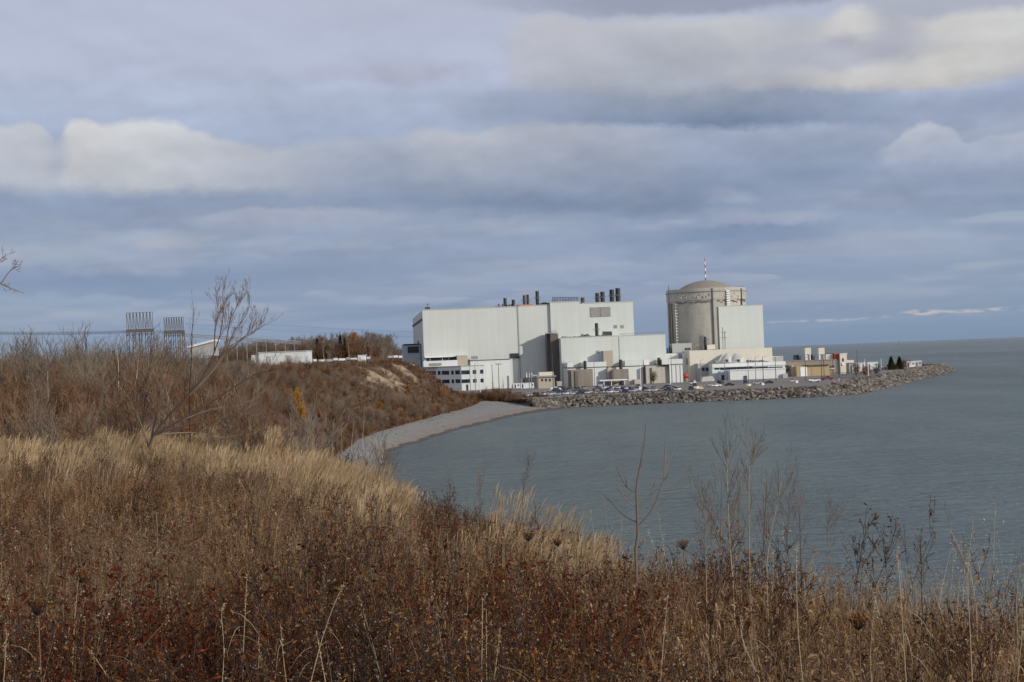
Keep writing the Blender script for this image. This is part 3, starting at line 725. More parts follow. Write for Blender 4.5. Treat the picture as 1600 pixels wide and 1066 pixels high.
for y0, y1 in ((578.5, 584.7), (592.5, 598.3)):
    z1, z0 = zz(735, y0, D), zz(735, y1, D)
    for x0, x1 in ((720.8, 734), (738.5, 744), (750, 755)):
        mb = b.mb(); mb.box(sx(x0, D), sx(x1, D), D - .12, D - .01, z0, z1); w = b.put(mb, 'window', 'glass')
    ta = Vector((math.cos(math.pi - ang), math.sin(math.pi - ang))); nn = Vector((-math.sin(ang), -math.cos(ang)))
    for t0, t1 in ((1.0, 4.4), (5.6, 7.4), (9.0, 14.5), (15.5, 17.5), (19, 32)):
        p = Vector((sa, D)) + ta * t0; q = Vector((sa, D)) + ta * t1
        mb = b.mb(); P4 = [p + nn * .12, p + nn * .01, q + nn * .01, q + nn * .12]; mb.prism([tuple(k) for k in (P4[3], P4[0], P4[1], P4[2])], z0 + .15, z1 + .15); b.put(mb, 'window', 'glass')
mb = b.mb(); mb.box(sx(727.5, D), sx(730.5, D), D - .15, D - .01, YZ, zz(729, 601, D)); b.put(mb, 'door', 'dark')

# --- service annex with its dark tower
b = Bld('service_annex', 'pale grey green annex standing before the hall with a black stack', 'building', 958, -22)
b.slab('wall', 'white', 877.5, 967.7, 526.8, None, -22, -1.4)
b.slab('wall', 'white', 967.75, 1041, 524.0, None, -21.8, 20)
mb = b.mb(); boxpx(mb, 967.6, 968.2, 526, 575, -22.2, -22.02); b.put(mb, 'downpipe', 'steel')
for x0, x1, yt, d in ((877.5, 967.7, 526.8, -22), (968.4, 1041, 524.0, -21.8)):
    mb = b.mb(); z_ = zz((x0 + x1) / 2, yt, d); mb.box(sx(x0, d, yt) + .2, sx(x1, d, yt) - .2, d - .12, d + .5, z_ - .1, z_ + .35); b.put(mb, 'parapet', 'greyc')
stack(b, 932.7, 505, 525.5, -16, .95)
mb = b.mb()
for k in range(6):
    x = 942 + k * 2.5; boxpx(mb, x, x + 1.7, 518, 522.4, -14, -12)
boxpx(mb, 941, 956.5, 522.4, 524.6, -14, -11); b.put(mb, 'fan_row', 'steel_dark')
mb = b.mb()
for k in range(26):
    x = 880 + k * 2.4; h = rr.uniform(.6, 2.2) + (2.6 if 911 < x < 923 else 0); boxpx(mb, x, x + rr.uniform(.7, 2), 526.5 - .04 * (x - 920) - h, 527.4, -18 + rr.uniform(0, 5), -8)
b.put(mb, 'roof_pipework', 'steel'); rail(b, 968, 1040, 524.2, 521.2, -17, 1.0, 22)
b.slab('vent', 'louvre', 932, 936.8, 548, 551.5, -22.3, -22.02)
mb = b.mb(); mb.box(sx(877.5, -22) - .14, sx(877.5, -22) - .01, -13, -9, zz(876, 558, -22), zz(876, 547, -22)); b.put(mb, 'side_window', 'dark')
b = Bld('concrete_tower', 'concrete stair tower darkened for shade between the hall and the service annex', 'tower', 864, -10)
mb = b.mb(); mb.box(sx(862, -12.5), sx(877.5, -22) - .02, -12.5, -1.5, YZ - .3, zz(867, 522, -12.5)); b.put(mb, 'wall', 'conc_dark')  # darker concrete puts the tower's shade into the colour
b.slab('wall', 'conc_dark', 855.6, 861.9, 521.6, None, -9, -1.5)
mb = b.mb(); boxpx(mb, 855.4, 871.6, 520.4, 521.5, -12.8, -1.5); b.put(mb, 'coping', 'conc'); rail(b, 857, 870, 520.4, 520, -10, 1.2, 6)

# --- row of low blocks at the foot of the annex
DB = -36
b = Bld('wash_house', 'low white block left of the row with a dark eave and blackened concrete bay', 'building', 918, DB)
b.slab('wall', 'white2', 886, 948, 574.6, None, DB, -22.05)
b.slab('fascia', 'white2', 912, 947.5, 565.8, 574.0, DB + 1, -22.05)
b.slab('fascia', 'white2', 886.5, 896, 567, 574.0, DB + 1, -22.05)
b.slab('eave', 'trim', 885.8, 948.4, 573.95, 574.7, DB - .5, -22.05)
b.slab('concrete_bay', 'conc', 889.5, 926.5, 577.3, None, DB - 6, DB - .02)
b.slab('bay_strip', 'conc_dark', 898.5, 903, 580, None, DB - 6.6, DB - 6.02)
b.slab('bay_strip', 'conc', 892.5, 896.5, 579, None, DB - 7.4, DB - 6.02)
stack(b, 914.4, 564, 576.8, DB - 3, .85, 'stack', False)
b = Bld('beige_tower', 'tall plain beige tower standing against the annex wall', 'tower', 951, -30)
b.slab('wall', 'beige', 943.8, 958.5, 548, None, -29, -22.04)
b.slab('wall', 'blue', 938.2, 943.7, 549.5, 566, -25.5, -22.04)  # tower's shaded left part, the shade painted as blue-grey
b = Bld('pump_house', 'white block in the middle of the row with a square concrete bay', 'building', 985, DB)
b.slab('wall', 'white2', 951, 1007, 572.6, None, DB, -22.06)
b.slab('fascia', 'white2', 976.5, 1006, 563.4, 572.0, DB + 1, -22.06)
b.slab('fascia', 'whitep', 1006.1, 1014.5, 562.6, 570.6, DB + .6, -22.06)
b.slab('eave', 'trim', 950.6, 1014.8, 571.9, 572.7, DB - .5, -22.06)
b.slab('concrete_bay', 'conc', 958.7, 982.5, 577, None, DB - 6, DB - .02)
b.slab('concrete_bay', 'beige', 949.5, 958.4, 576, None, DB - 4, DB - .02)
b.slab('bay_strip', 'conc_dark', 955.6, 958.6, 579.4, None, DB - 6.5, DB - 4.02)  # left side of the bay, its shade put into dark concrete
stack(b, 970.2, 562, 576.4, DB - 3, .9, 'stack', False)
b.slab('hut', 'conc_pale', 991.5, 1000.7, 593, None, DB - 4, DB - .02)
b = Bld('ribbed_block', 'bright white ribbed block right of the row beside pale concrete', 'building', 1037, DB)
b.slab('wall', 'white2', 1047, 1067, 569.8, None, DB - 6, -21)
b.slab('fascia', 'white2', 1034.5, 1066.8, 561.4, 569.2, DB - 5, -21)
b.slab('eave', 'trim', 1033.8, 1067.3, 569.1, 569.9, DB - 6.4, -21)
b.slab('concrete_bay', 'conc_pale', 1009.6, 1046.9, 571.5, None, DB - 4, -21.9)
b.slab('side_shade', 'conc_dark', 1005.8, 1009.5, 573.5, None, DB - 1.5, -21.9)  # shaded left side drawn as a strip of darker concrete
b.slab('bay_strip', 'conc_dark', 1016.8, 1019, 575, None, DB - 4.5, DB - 4.02)
stack(b, 1030, 559, 571.2, DB - 1, .95, 'stack_brown', False)
mb = b.mb()
for x in (1050, 1056.5, 1063): boxpx(mb, x, x + .5, 570.5, 601, DB - 6.2, DB - 6.02)
b.put(mb, 'downpipe', 'steel')

# --- flat roofed shelter
b = Bld('shelter', 'flat roofed open shelter behind the parked cars', 'shelter', 962, -58)
mb = b.mb(); boxpx(mb, 937.5, 980.5, 593.4, 594.8, -60, -50); b.put(mb, 'roof', 'whitep')
for x in (943.3, 955, 975.8):
    mb = b.mb(); boxpx(mb, x, x + .9, 594.9, None, -59.6, -59.2); b.put(mb, 'post', 'whitep')
b.slab('wall', 'conc_pale', 946, 969, 597, None, -53, -51)
b.slab('wall', 'blue', 935, 942.5, 597, None, -56, -51)
b.slab('wall', 'dark', 970, 974.5, 595.5, None, -54, -51)

# --- reactor building
DR = 42
b = Bld('reactor_building', 'round concrete reactor building with a shallow dome and a red and white mast', 'reactor', 1107, DR)
s0, s1 = sx(1046.8, DR), sx(1168, DR); cs, rad = (s0 + s1) / 2, (s1 - s0) / 2
ztop = zz(1107, 452, DR); zrb = zz(1107, 470, DR)
mb = b.mb(); mb.lathe(cs, DR, [(rad - .25, YZ - .3), (rad - .25, zrb)], 96, False); b.put(mb, 'wall', 'reactor', None, True)
mb = b.mb(); mb.lathe(cs, DR, [(rad - .25, zrb), (rad + .1, zrb + .01), (rad + .1, ztop), (rad - 1.2, ztop + .01), (rad - 1.2, ztop - .8), (0.5, ztop - .79)], 96, False); rb = b.put(mb, 'ring_beam', 'reactor')
rd = (sx(1153, DR, 450) - sx(1061, DR, 450)) / 2; hd = zz(1107, 438.3, DR) - ztop + .9
Rs = (rd * rd + hd * hd) / (2 * hd); prof = []
for k in range(15):
    a = k / 14 * math.asin(rd / Rs); prof.append((max(Rs * math.sin(math.asin(rd / Rs) - a), .05), ztop - .9 + Rs * (math.cos(math.asin(rd / Rs) - a)) - (Rs - hd)))
mb = b.mb(); mb.lathe(cs, DR, prof, 96); b.put(mb, 'dome', 'dome', None, True)
def cyl(px, off=.3):                            # point of the drum's front at a photo column
    s = sx(px, DR - 20); s = cs + (s - cs) * 1.0; q = max(-.985, min(.985, (s - cs) / rad)); a = math.asin(q)
    return cs + (rad + off) * math.sin(a), DR - (rad + off) * math.cos(a), a
mb = b.mb()
for k in range(40):                             # brackets and pale fixings round the ring beam
    a = R(-84 + k * 4.3); zb = zrb + (1.2 if k % 3 else 2.6)
    if rr.random() < .75:
        x, y = cs + (rad + .3) * math.sin(a), DR - (rad + .3) * math.cos(a); mb.box(x - .25, x + .25, y - .3, y + .3, zb + rr.uniform(-.3, .3), zb + rr.uniform(.7, 1.2))
b.put(mb, 'fixings', 'conc_pale', rb)
mb = b.mb()
for k in range(46):
    a = R(-60 + k * 2.7)
    if k in (21, 22, 23, 30, 31, 38): continue
    x, y = cs + (rad + .14) * math.sin(a), DR - (rad + .14) * math.cos(a); zb = zrb - 1.6 + rr.uniform(-.6, .8); mb.box(x - .3, x + .3, y - .12, y + .12, zb, zb + rr.uniform(.5, 1.0))
b.put(mb, 'hanging_gear', 'conc_dark', rb)
mb = b.mb(); mb.lathe(cs, DR, [(rad + .12, ztop - 2.2), (rad + .7, ztop - 2.2), (rad + .7, ztop - 2.0), (rad + .12, ztop - 2.0)], 96, False); b.put(mb, 'walkway', 'steel', rb)
mb = b.mb(); mb.lathe(cs, DR, [(rad - .7, ztop + 1.0), (rad - .62, ztop + 1.0), (rad - .62, ztop + 1.08), (rad - .7, ztop + 1.08)], 96, False)
for k in range(40):
    a = k * math.pi / 20; x, y = cs + (rad - .66) * math.cos(a), DR + (rad - .66) * math.sin(a); mb.tube([(x, y, ztop), (x, y, ztop + 1.05)], .05, 4)
b.put(mb, 'railing', 'steel')
x, y, a = cyl(1115.5, .35); mb = b.mb(); mb.box(x - .32, x + .32, y - .1, y + .6, YZ, ztop - .5); b.put(mb, 'cable_duct', 'steel_dark')
x, y, a = cyl(1060, .18); mb = b.mb(); mb.box(x - 1.6, x + 1.3, y - .1, y + 1.5, YZ, zz(1060, 473, DR - 18)); b.put(mb, 'recess', 'conc_dark')
x, y, a = cyl(1065.8, .5); lad = b.mb(); z1 = zz(1066, 473, DR - 20); z0 = zz(1066, 537, DR - 20)
for q in (-.55, .55): lad.tube([(x + q, y - .2, z0), (x + q, y - .2, z1)], .09, 4)
k = z0
while k < z1: lad.box(x - .7, x + .7, y - .4, y + .1, k, k + .55); k += 1.75
b.put(lad, 'ladder', 'whitep')
x, y, a = cyl(1139.5, .8); mb = b.mb(); k = zz(1139, 482, DR - 20)
while k < zz(1139, 456.5, DR - 20): mb.box(x - .95, x + .95, y - .6, y + 1.2, k, k + 1.0); k += 1.35
b.put(mb, 'stair_cage', 'whitep')
for px, y0, y1 in ((1165, 452, 478),):
    x, y, a = cyl(px, .4); mb = b.mb(); mb.box(x - .3, x + .3, y - .3, y + .6, zz(px, y1, DR), zz(px, y0, DR)); b.put(mb, 'duct', 'steel_dark')
mast = b.mb(); s_, za = fp(1102.6, 439, DR); zb = zz(1101.6, 403.5, DR); ms = None
for k in range(7):
    mb = b.mb(); z0, z1 = za + (zb - za) * k / 7, za + (zb - za) * (k + 1) / 7; r0 = .42 - .03 * k
    mb.lathe(s_, DR, [(r0, z0 - (.8 if k == 0 else 0)), (r0 - .03, z1 - .01)], 8)
    if ms is None: ms = b.put(mb, 'mast', 'red')
    else: b.put(mb, 'mast_band', 'red' if k % 2 == 0 else 'whitep', ms)
# thin vent pole beside the drum
b2 = Bld('vent_pole', 'tall thin grey pole hugging the left side of the concrete drum', 'pole', 1047, 30)
mb = b2.mb(); s_, z1 = fp(1044.6, 446, 30); mb.tube([(s_ + .6, 30, YZ), (s_, 30, z1 - 4), (s_, 30, z1)], [.3, .25, .12], 6); b2.put(mb, 'shaft', 'steel_dark')
mb = b2.mb(); s3, z3 = fp(1045.4, 472, 30)
mb.tube([(s_ + .9, 30.3, YZ), (s_ + .9, 30.3, z3)], .14, 5)
for k in range(14): mb.box(s_ - .1, s_ + 1.0, 29.9, 30.2, YZ + 4 + k * 2.0, YZ + 4.12 + k * 2.0)
b2.put(mb, 'ladder', 'steel')

# --- tall pale block and cream buildings in front of the drum
b = Bld('tall_block', 'tall plain pale block standing in front of the concrete drum', 'building', 1160, 18)
b.slab('wall', 'cool', 1124.8, 1194, 477.6, None, 18, 36)
mb = b.mb(); z_ = zz(1160, 477.6, 18); mb.box(sx(1125, 18, 478) + .2, sx(1194, 18, 478) - .2, 17.88, 18.5, z_ - .1, z_ + .3); b.put(mb, 'parapet', 'greyc')
mb = b.mb()
for x, yt in ((1129, 511.5), (1132.6, 517)):
    s_, z_ = fp(x, yt, 11); mb.lathe(s_, 11, [(.42, YZ), (.42, z_), (.3, z_ + .01)], 8)
b.put(mb, 'vent_pipe', 'greyc')
mb = b.mb(); s_, z_ = fp(1130.5, 527.5, 11); mb.box(s_ - 1.7, s_ + 1.7, 9.9, 12, z_ - .2, z_); s_, z_ = fp(1130.5, 519.5, 11); mb.box(s_ - 1.5, s_ + 1.5, 10, 12, z_ - .15, z_); b.put(mb, 'gallery', 'steel')
b = Bld('cream_building', 'long cream building with a small black chimney below the concrete drum', 'building', 1140, -8)
b.slab('wall', 'cream', 1078, 1207.5, 545.6, None, -8, 13)
b.slab('roof_room', 'cream', 1105, 1117.5, 538.6, 546, -4, 6)
stack(b, 1102.3, 526, 547, -2, .8, 'stack', False)
mb = b.mb(); mb.box(sx(1078, -8) - .12, sx(1078, -8) - .01, -2, 2, zz(1075, 570, -8), zz(1075, 560, -8)); b.put(mb, 'side_window', 'dark')
b.slab('roof_unit', 'stack_brown', 1072, 1079, 543.6, 547.4, 0, 4)
mb = b.mb()
for x in (1082, 1086, 1090, 1094): boxpx(mb, x, x + 1.5, 544.6, 548, 0, 2)
b.put(mb, 'roof_vent', 'steel')
b = Bld('link_building', 'grey link building between the annex and the cream building', 'building', 1058, 6)
b.slab('wall', 'greyc', 1051.5, 1082, 536.5, None, 18, 24)
b.slab('wall', 'white2', 1041.2, 1061, 552.5, None, 4, 17)
b.slab('wall', 'blue', 1061.1, 1069, 551, None, 6, 17)
b.slab('wall', 'white2', 1069.1, 1077.5, 551.5, None, 0, 17)
mb = b.mb()
for x in (1043, 1046, 1049): boxpx(mb, x, x + 1.4, 541 + (x % 2) * 3, 552, 20, 22)
b.put(mb, 'pipework', 'steel_dark')
b = Bld('workshop', 'long low workshop with a white fascia and a dark window band', 'building', 1165, -24)
b.slab('wall', 'white2', 1113.3, 1227, 572.7, None, -24, -8.1)
mb = b.mb(); boxpx(mb, 1112.8, 1227.6, 566.8, 572.6, -24.6, -8.1); b.put(mb, 'fascia', 'white2')
b.slab('wall', 'greyc', 1091, 1113.2, 567.8, None, -14, -8.1)  # left side in shade, the shade put into a grey colour
for x0, x1 in ((1117, 1124), (1125.5, 1150), (1151, 1176), (1177, 1200), (1201, 1223)):
    b.slab('window', 'glass', x0, x1, 573.2, 577.6, -24.3, -24.02)
for x0, x1 in ((1097, 1101), (1103, 1111)): b.slab('window', 'glass', x0, x1, 574.5, 579.5, -14.3, -14.02)
mb = b.mb()
for k in range(10):
    x = 1170 + k * 3.6; boxpx(mb, x, x + rr.uniform(1.2, 2.6), 566.4 - rr.uniform(1.5, 4), 566.6, -20, -14)
boxpx(mb, 1118, 1126, 563.6, 567, -20, -14); b.put(mb, 'roof_unit', 'louvre')
for x0, x1 in ((1126.5, 1145.5), (1142, 1166)):
    mb = b.mb(); zb = zz(x0, 567, -20); sA = sx(x0, -20); sB = sx(x1, -20); zt = zz(x0, 551.2 if x0 < 1130 else 552, -20); sp_ = sx(x0 + (15.5 if x0 < 1130 else 12), -20); n = 10
    # hood: half cone leaning back with a rounded belly
    vs = [(sp_, -12, zt), (sp_ + .6, -10, zt)]; fs = []
    for k in range(n + 1):
        a = math.pi * k / n; vs.append((sA + (sB - sA) * (.5 - .5 * math.cos(a)), -16 - 4.2 * math.sin(a), zb)); vs.append((sA + (sB - sA) * (.5 - .5 * math.cos(a)) * .8 + 2.2, -14 - 3 * math.sin(a), zb + (zt - zb) * .55))
    for k in range(n):
        i = 2 + 2 * k; fs += [(i, i + 2, i + 3, i + 1), (i + 1, i + 3, 0)]
    fs += [(2, 3, 0, 1), (2 + 2 * n, 1, 0, 3 + 2 * n), (2 + 2 * n, 2, 1)]
    mb.add(vs, fs); b.put(mb, 'intake_hood', 'tent')
    mb = b.mb(); s_, z_ = fp((x0 + x1) / 2 + 1, 563.5, -20.6); mb.lathe(s_, -19.4, [(.75, z_ - .9), (.75, z_ + .7)], 8); b.put(mb, 'fan', 'steel_dark')
b = Bld('white_shed', 'long white ribbed shed with a shaded end door in front of the workshop', 'shed', 1185, -40)
b.slab('wall', 'white2', 1141, 1228, 577.8, None, -40, -26)
mb = b.mb(); boxpx(mb, 1140.6, 1228.4, 576.6, 577.7, -40.5, -26); b.put(mb, 'roof', 'whitep')
mb = b.mb(); s_ = sx(1141, -40); mb.box(s_ - .12, s_ - .01, -37, -30, YZ, YZ + 4.6); b.put(mb, 'door', 'dark')
b.slab('shade_tinted_end', 'blue', 1127, 1140.9, 580.5, None, -34, -26)  # left side of the shed, its shade painted blue-grey
b.slab('dark_door', 'dark', 1127.6, 1132, 586, None, -34.2, -34.02)
mb = b.mb(); boxpx(mb, 1164, 1167.5, 587, None, -40.8, -40.02); b.put(mb, 'cabinet', 'steel_dark')
b.slab('skip', 'greyc', 1223.5, 1231, 584, None, -42, -40.6)

# --- cluster right of the plant
b = Bld('screen_house', 'brown flat roofed building with an ochre front and a white door', 'building', 1270, -14)
b.slab('wall', 'brown', 1227.5, 1306, 563.8, None, -8, 24)
b.slab('roof', 'roof', 1227.2, 1306.4, 563.0, 563.75, -8.4, 24.2)
b.slab('ochre_front', 'ochre', 1245, 1296.5, 571.8, None, -16, -8.02)
b.slab('door', 'whitep', 1251, 1261.5, 573.8, None, -16.2, -16.02)
b.slab('canopy', 'trim', 1262, 1296, 570.2, 571.7, -17, -8.02)
b.slab('recess', 'dark', 1228.5, 1233, 571, 580, -8.3, -8.02)
b.slab('column', 'conc_pale', 1237.5, 1240.5, 571, None, -9.4, -8.02)
b.slab('shutter', 'dark', 1297, 1303.5, 571.4, 574.6, -8.4, -8.02)
b.slab('porch', 'whitep', 1296.8, 1304, 575.2, 576.2, -11, -8.02)
b.slab('roof_room', 'greyc', 1205, 1224, 556.5, 566, 10, 18)
b.slab('roof_panel', 'whitep', 1207, 1216, 557, 558.4, 9.5, 9.98)
for x0, x1, t in ((1258, 1267.2, 'left'), (1279.2, 1288.4, 'right')):
    b = Bld('vent_tower', ('square white vent tower on legs between two round tanks' if t == 'left' else 'square white vent tower on legs beside the small white plant room'), 'tower', (x0 + x1) / 2, 4, zz(1262, 563, 4))
    b.slab('head', 'cream', x0, x1, 543.2, 554, 4, 7.2)
    mb = b.mb(); boxpx(mb, x0 - .3, x1 + .3, 542.6, 543.15, 3.8, 7.4); b.put(mb, 'cap', 'stack_brown')
    for q0, q1 in ((x0 + .6, x0 + 2), (x1 - 2, x1 - .6)):
        mb = b.mb(); boxpx(mb, q0, q1, 554.1, 562.9, 4.2, 4.9); boxpx(mb, q0, q1, 554.1, 562.9, 6.2, 6.9); b.put(mb, 'leg', 'whitep')
    b.slab('panel', 'cream', x0 + 2.2, x1 - 2.2, 554.2, 562.9, 5, 5.6)
for x0, x1, lab in ((1241.5, 1248, 'dark blue box unit on the brown roof left of the first vent tower'), (1262.5, 1269.5, 'dark blue box unit on the brown roof behind the vent tower leg')):
    b = Bld('box_unit', lab, 'roof plant', (x0 + x1) / 2, 8, zz(1255, 563, 8), 'dark box units on the brown roof')
    b.slab('case', 'bluep', x0, x1, 554.6, 562.6, 8, 11)
    mb = b.mb(); boxpx(mb, x0 + .8, x1 - .8, 555.6, 561, 7.9, 7.99); b.put(mb, 'grille', 'dark')
    mb = b.mb(); s_, z_ = fp(x1 + 3, 562.6, 8); mb.lathe(s_, 9.5, [(1.0, z_), (1.05, z_ + 2.6), (.6, z_ + 3.1)], 14); b.put(mb, 'tank', 'greyc', None, True)
b = Bld('plant_room', 'small white plant room with a dark roof left of the red container', 'hut', 1296, 10, zz(1296, 562, 10))
b.slab('wall', 'cream', 1290.5, 1301.3, 553.2, 562.6, 10, 14); b.slab('roof', 'stack_brown', 1290, 1301.7, 552.4, 553.15, 9.7, 14.3)
b.slab('door', 'greyc', 1294, 1296.5, 556, 562, 9.8, 9.98)
b = Bld('red_container', 'red container standing high between two white huts', 'container', 1308, 8)
b.slab('shell', 'red', 1303.6, 1312.6, 552.4, 561.6, 8, 14)
for x in (1304.4, 1311.2):
    mb = b.mb(); boxpx(mb, x, x + .8, 561.7, None, 8.2, 9); b.put(mb, 'leg', 'steel')
mb = b.mb()
for k in range(5): boxpx(mb, 1304.6 + k * 1.7, 1305.0 + k * 1.7, 553.2, 561, 7.85, 7.98)
b.put(mb, 'rib', 'red')
b = Bld('white_tower_hut', 'narrow cream tower hut right of the red container', 'hut', 1318, 4)
b.slab('wall', 'cream', 1313.2, 1324, 553, None, 6, 12); b.slab('annex', 'cream', 1324.1, 1335, 562.8, None, 7, 12)
b.slab('roof', 'whitep', 1312.9, 1324.3, 552.2, 552.95, 5.7, 12.2); b.slab('window', 'glass', 1316, 1318.5, 560, 565, 5.85, 5.98)
mb = b.mb(); boxpx(mb, 1316, 1319, 567.5, 571, 5.4, 5.98); b.put(mb, 'vent', 'whitep')
b = Bld('grey_shed', 'small grey shed beside the reddish bush', 'shed', 1331, -6)
b.slab('wall', 'greyc', 1327.5, 1335.5, 568, None, -6, 0); b.slab('roof', 'steel', 1327, 1336, 567.2, 567.95, -6.3, .3)
b.slab('door', 'dark', 1329.4, 1331.4, 572, None, -6.15, -6.02)
# white huts out on the point
for x0, x1, yt, Yd, lab, zb in ((1376.5, 1386, 572.2, 80, 'small white kiosk left of the tall conifers', None), (1417, 1430, 564.6, 150, 'white cabin right of the conifers near the end of the point', None),
                                (1430.6, 1440.6, 564, 156, 'pale grey cabin farthest out on the point', None), (1338, 1352, 567, 60, 'low white cabin behind the reddish bush', None),
                                (1356, 1372, 566, 110, 'low pale cabin roof behind the rusty bush', None)):
    b = Bld('site_cabin', lab, 'cabin', (x0 + x1) / 2, Yd, YZ, 'white cabins on the point')
    b.slab('wall', 'greyc' if 'grey' in lab else 'white2', x0, x1, yt + .9, None, Yd, Yd + 5)
    b.slab('roof', 'whitep', x0 - .5, x1 + .5, yt, yt + .85, Yd - .4, Yd + 5.3)
    b.slab('door', 'dark', x0 + 2, x0 + 3.6, yt + 3, None, Yd - .12, Yd - .02); b.slab('window', 'glass', x1 - 4.2, x1 - 2, yt + 2.6, yt + 5, Yd - .12, Yd - .02)

# --- small things left in the yard
b = Bld('gatehouse', 'small beige gatehouse with a stepped flat roof left of the parked cars', 'hut', 854, -52)
b.slab('wall', 'beige', 841, 866.5, 589.5, None, -56, -46); b.slab('roof', 'louvre', 838.5, 869, 587.2, 589.4, -57, -45.5)
b.slab('roof_room', 'cream', 842.5, 865, 581.4, 587.1, -54, -48)
for x in (846, 852, 858): b.slab('window', 'glass', x, x + 2.6, 592, 596, -56.15, -56.02)
b.slab('side_hut', 'beige', 870.5, 878, 596, None, -56, -50)
for x0, x1, yt, lab in ((802, 812.5, 599.6, 'short white site trailer left of the gatehouse'), (813.5, 834.5, 599, 'long white site trailer with a dark door left of the gatehouse')):
    b = Bld('site_trailer', lab, 'trailer', (x0 + x1) / 2, -66, YZ, 'white site trailers')
    b.slab('body', 'white2', x0, x1, yt, 607, -68, -65); b.slab('roof', 'whitep', x0 - .2, x1 + .2, yt - .6, yt - .05, -68.2, -64.8)
    b.slab('door', 'dark', x0 + 2.2, x0 + 4.2, yt + 1.6, 606.6, -68.1, -68.01); b.slab('window', 'glass', x1 - 3.6, x1 - 1.4, yt + 1.4, yt + 3.6, -68.1, -68.01)
    for x in (x0 + 2, x1 - 2):
        mb = b.mb(); s_, z_ = fp(x, 608, -67); mb.lathe(s_, -67, [(.15, YZ), (.15, YZ + 1.2)], 6); b.put(mb, 'jack', 'steel')
b = Bld('transformer', 'dark transformer with bushings and a white tank left of the gatehouse', 'transformer', 828, -30)
b.slab('core', 'steel_dark', 820, 839, 590, None, -34, -28); b.slab('radiator', 'steel', 814, 819.5, 592, None, -33, -29)
mb = b.mb()
for x in (823, 827, 831): s_, z_ = fp(x, 590, -31); mb.lathe(s_, -31, [(.22, z_), (.3, z_ + .6), (.2, z_ + 1.2), (.26, z_ + 1.8), (.12, z_ + 2.6)], 8)
b.put(mb, 'bushing', 'whitep')
mb = b.mb(); s_, z_ = fp(836, 587.5, -32); mb.tube([(s_ - 1.4, -31, z_), (s_ + 1.4, -31, z_)], .6, 10); b.put(mb, 'conservator', 'greyc')
b = Bld('storage_tank', 'round red tank beside the white ribbed block', 'tank', 1071.5, -30)
s_, z1 = fp(1071.5, 583.6, -30); z0 = zz(1071.5, 591, -30); rt = (sx(1075.6, -30) - sx(1067.6, -30)) / 2
mb = b.mb(); mb.lathe(s_, -30, [(rt, z0), (rt, z1 - .5), (rt * .5, z1), (.1, z1 + .1)], 20); b.put(mb, 'shell', 'red', None, True)
mb = b.mb(); mb.lathe(s_, -30, [(rt * .9, YZ - .1), (rt * .9, z0 - .01)], 20); b.put(mb, 'plinth', 'conc')
b = Bld('fabric_shelter', 'grey green fabric shelter behind the cars right of the ribbed block', 'tent', 1108, -46)
for x0, x1, y in ((1096, 1107, 589), (1103, 1116, 588)):
    mb = b.mb(); sA, sB = sx(x0, -46), sx(x1, -46); zt = zz(x0, y, -46); n = 9; vs = []
    for dd in (-46, -40):
        for k in range(n + 1):
            a = math.pi * k / n; vs.append(((sA + sB) / 2 - (sB - sA) / 2 * math.cos(a), dd + (.2 if x0 > 1100 else 0), YZ + (zt - YZ) * (math.sin(a) ** .7)))
    mb.add(vs, [(k, k + 1, n + 2 + k, n + 1 + k) for k in range(n)] + [tuple(range(n, -1, -1)), tuple(range(n + 1, 2 * n + 2))]); b.put(mb, 'cover', 'tent')

# --- the far left: switchyard, warehouse and trailers on the plateau
def zl(x, Y): return float(z_land(np.array(x), np.array(Y)))
def span(px, Y, py=540): return at(px, py, Y).x
def gantry(x0, x1, yt, ybeam, Y, lab, n):
    root = thing('switchyard_gantry', lab, 'gantry', (span((x0 + x1) / 2, Y), Y, zl(span((x0 + x1) / 2, Y), Y)), 0, 'lattice gantries of the switchyard'); o = root.location
    A, B = at(x0, ybeam, Y), at(x1, ybeam, Y); zt = at(x0, yt, Y).z; zb = at((x0 + x1) / 2, ybeam, Y).z
    mb = MB(o); mb.box(A.x, B.x, Y - 1.5, Y + 1.5, zb - 1.3, zb + .4); mb.build('beam', M['conc_dark'], root)
    mb = MB(o); mb.box(A.x, B.x, Y - 2, Y + 2, zb - 2.3, zb - 1.9); mb.build('lower_beam', M['steel'], root)
    st = (B.x - A.x) / n
    for k in range(n):
        mb = MB(o); c = A.x + st * (k + .5)
        mb.tube([(c - st * .42, Y, zb + .4), (c - st * .42, Y, zt)], .19, 4); mb.tube([(c - st * .36, Y, zt), (c + st * .1, Y, zb + .4)], .16, 4)
        mb.tube([(c + st * .1, Y, zb + .4), (c + st * .46, Y, zt)], .16, 4); mb.build('mast', M['steel_dark'], root)
    mb = MB(o); mb.box(A.x, B.x, Y - .1, Y + .1, zt - .2, zt); mb.build('top_wire', M['wire'], root)
    for x in np.linspace(A.x + .6, B.x - .6, 5):
        mb = MB(o)
        for q in (-.7, .7): mb.tube([(x + q, Y, o.z - 1), (x + q, Y, zb - 1.2)], .3, 4)
        h = zb - o.z
        for k in range(6): mb.tube([(x - .7, Y, o.z + h * k / 6), (x + .7, Y, o.z + h * (k + 1) / 6 - 1)], .16, 4)
        mb.build('leg', M['steel_dark'], root)
gantry(198, 240, 489, 515.5, 900, 'wide lattice gantry with zigzag struts above the brown thicket, left one', 8)
gantry(256.5, 288, 496.5, 517.5, 930, 'narrower lattice gantry with zigzag struts right of the wide one', 8)
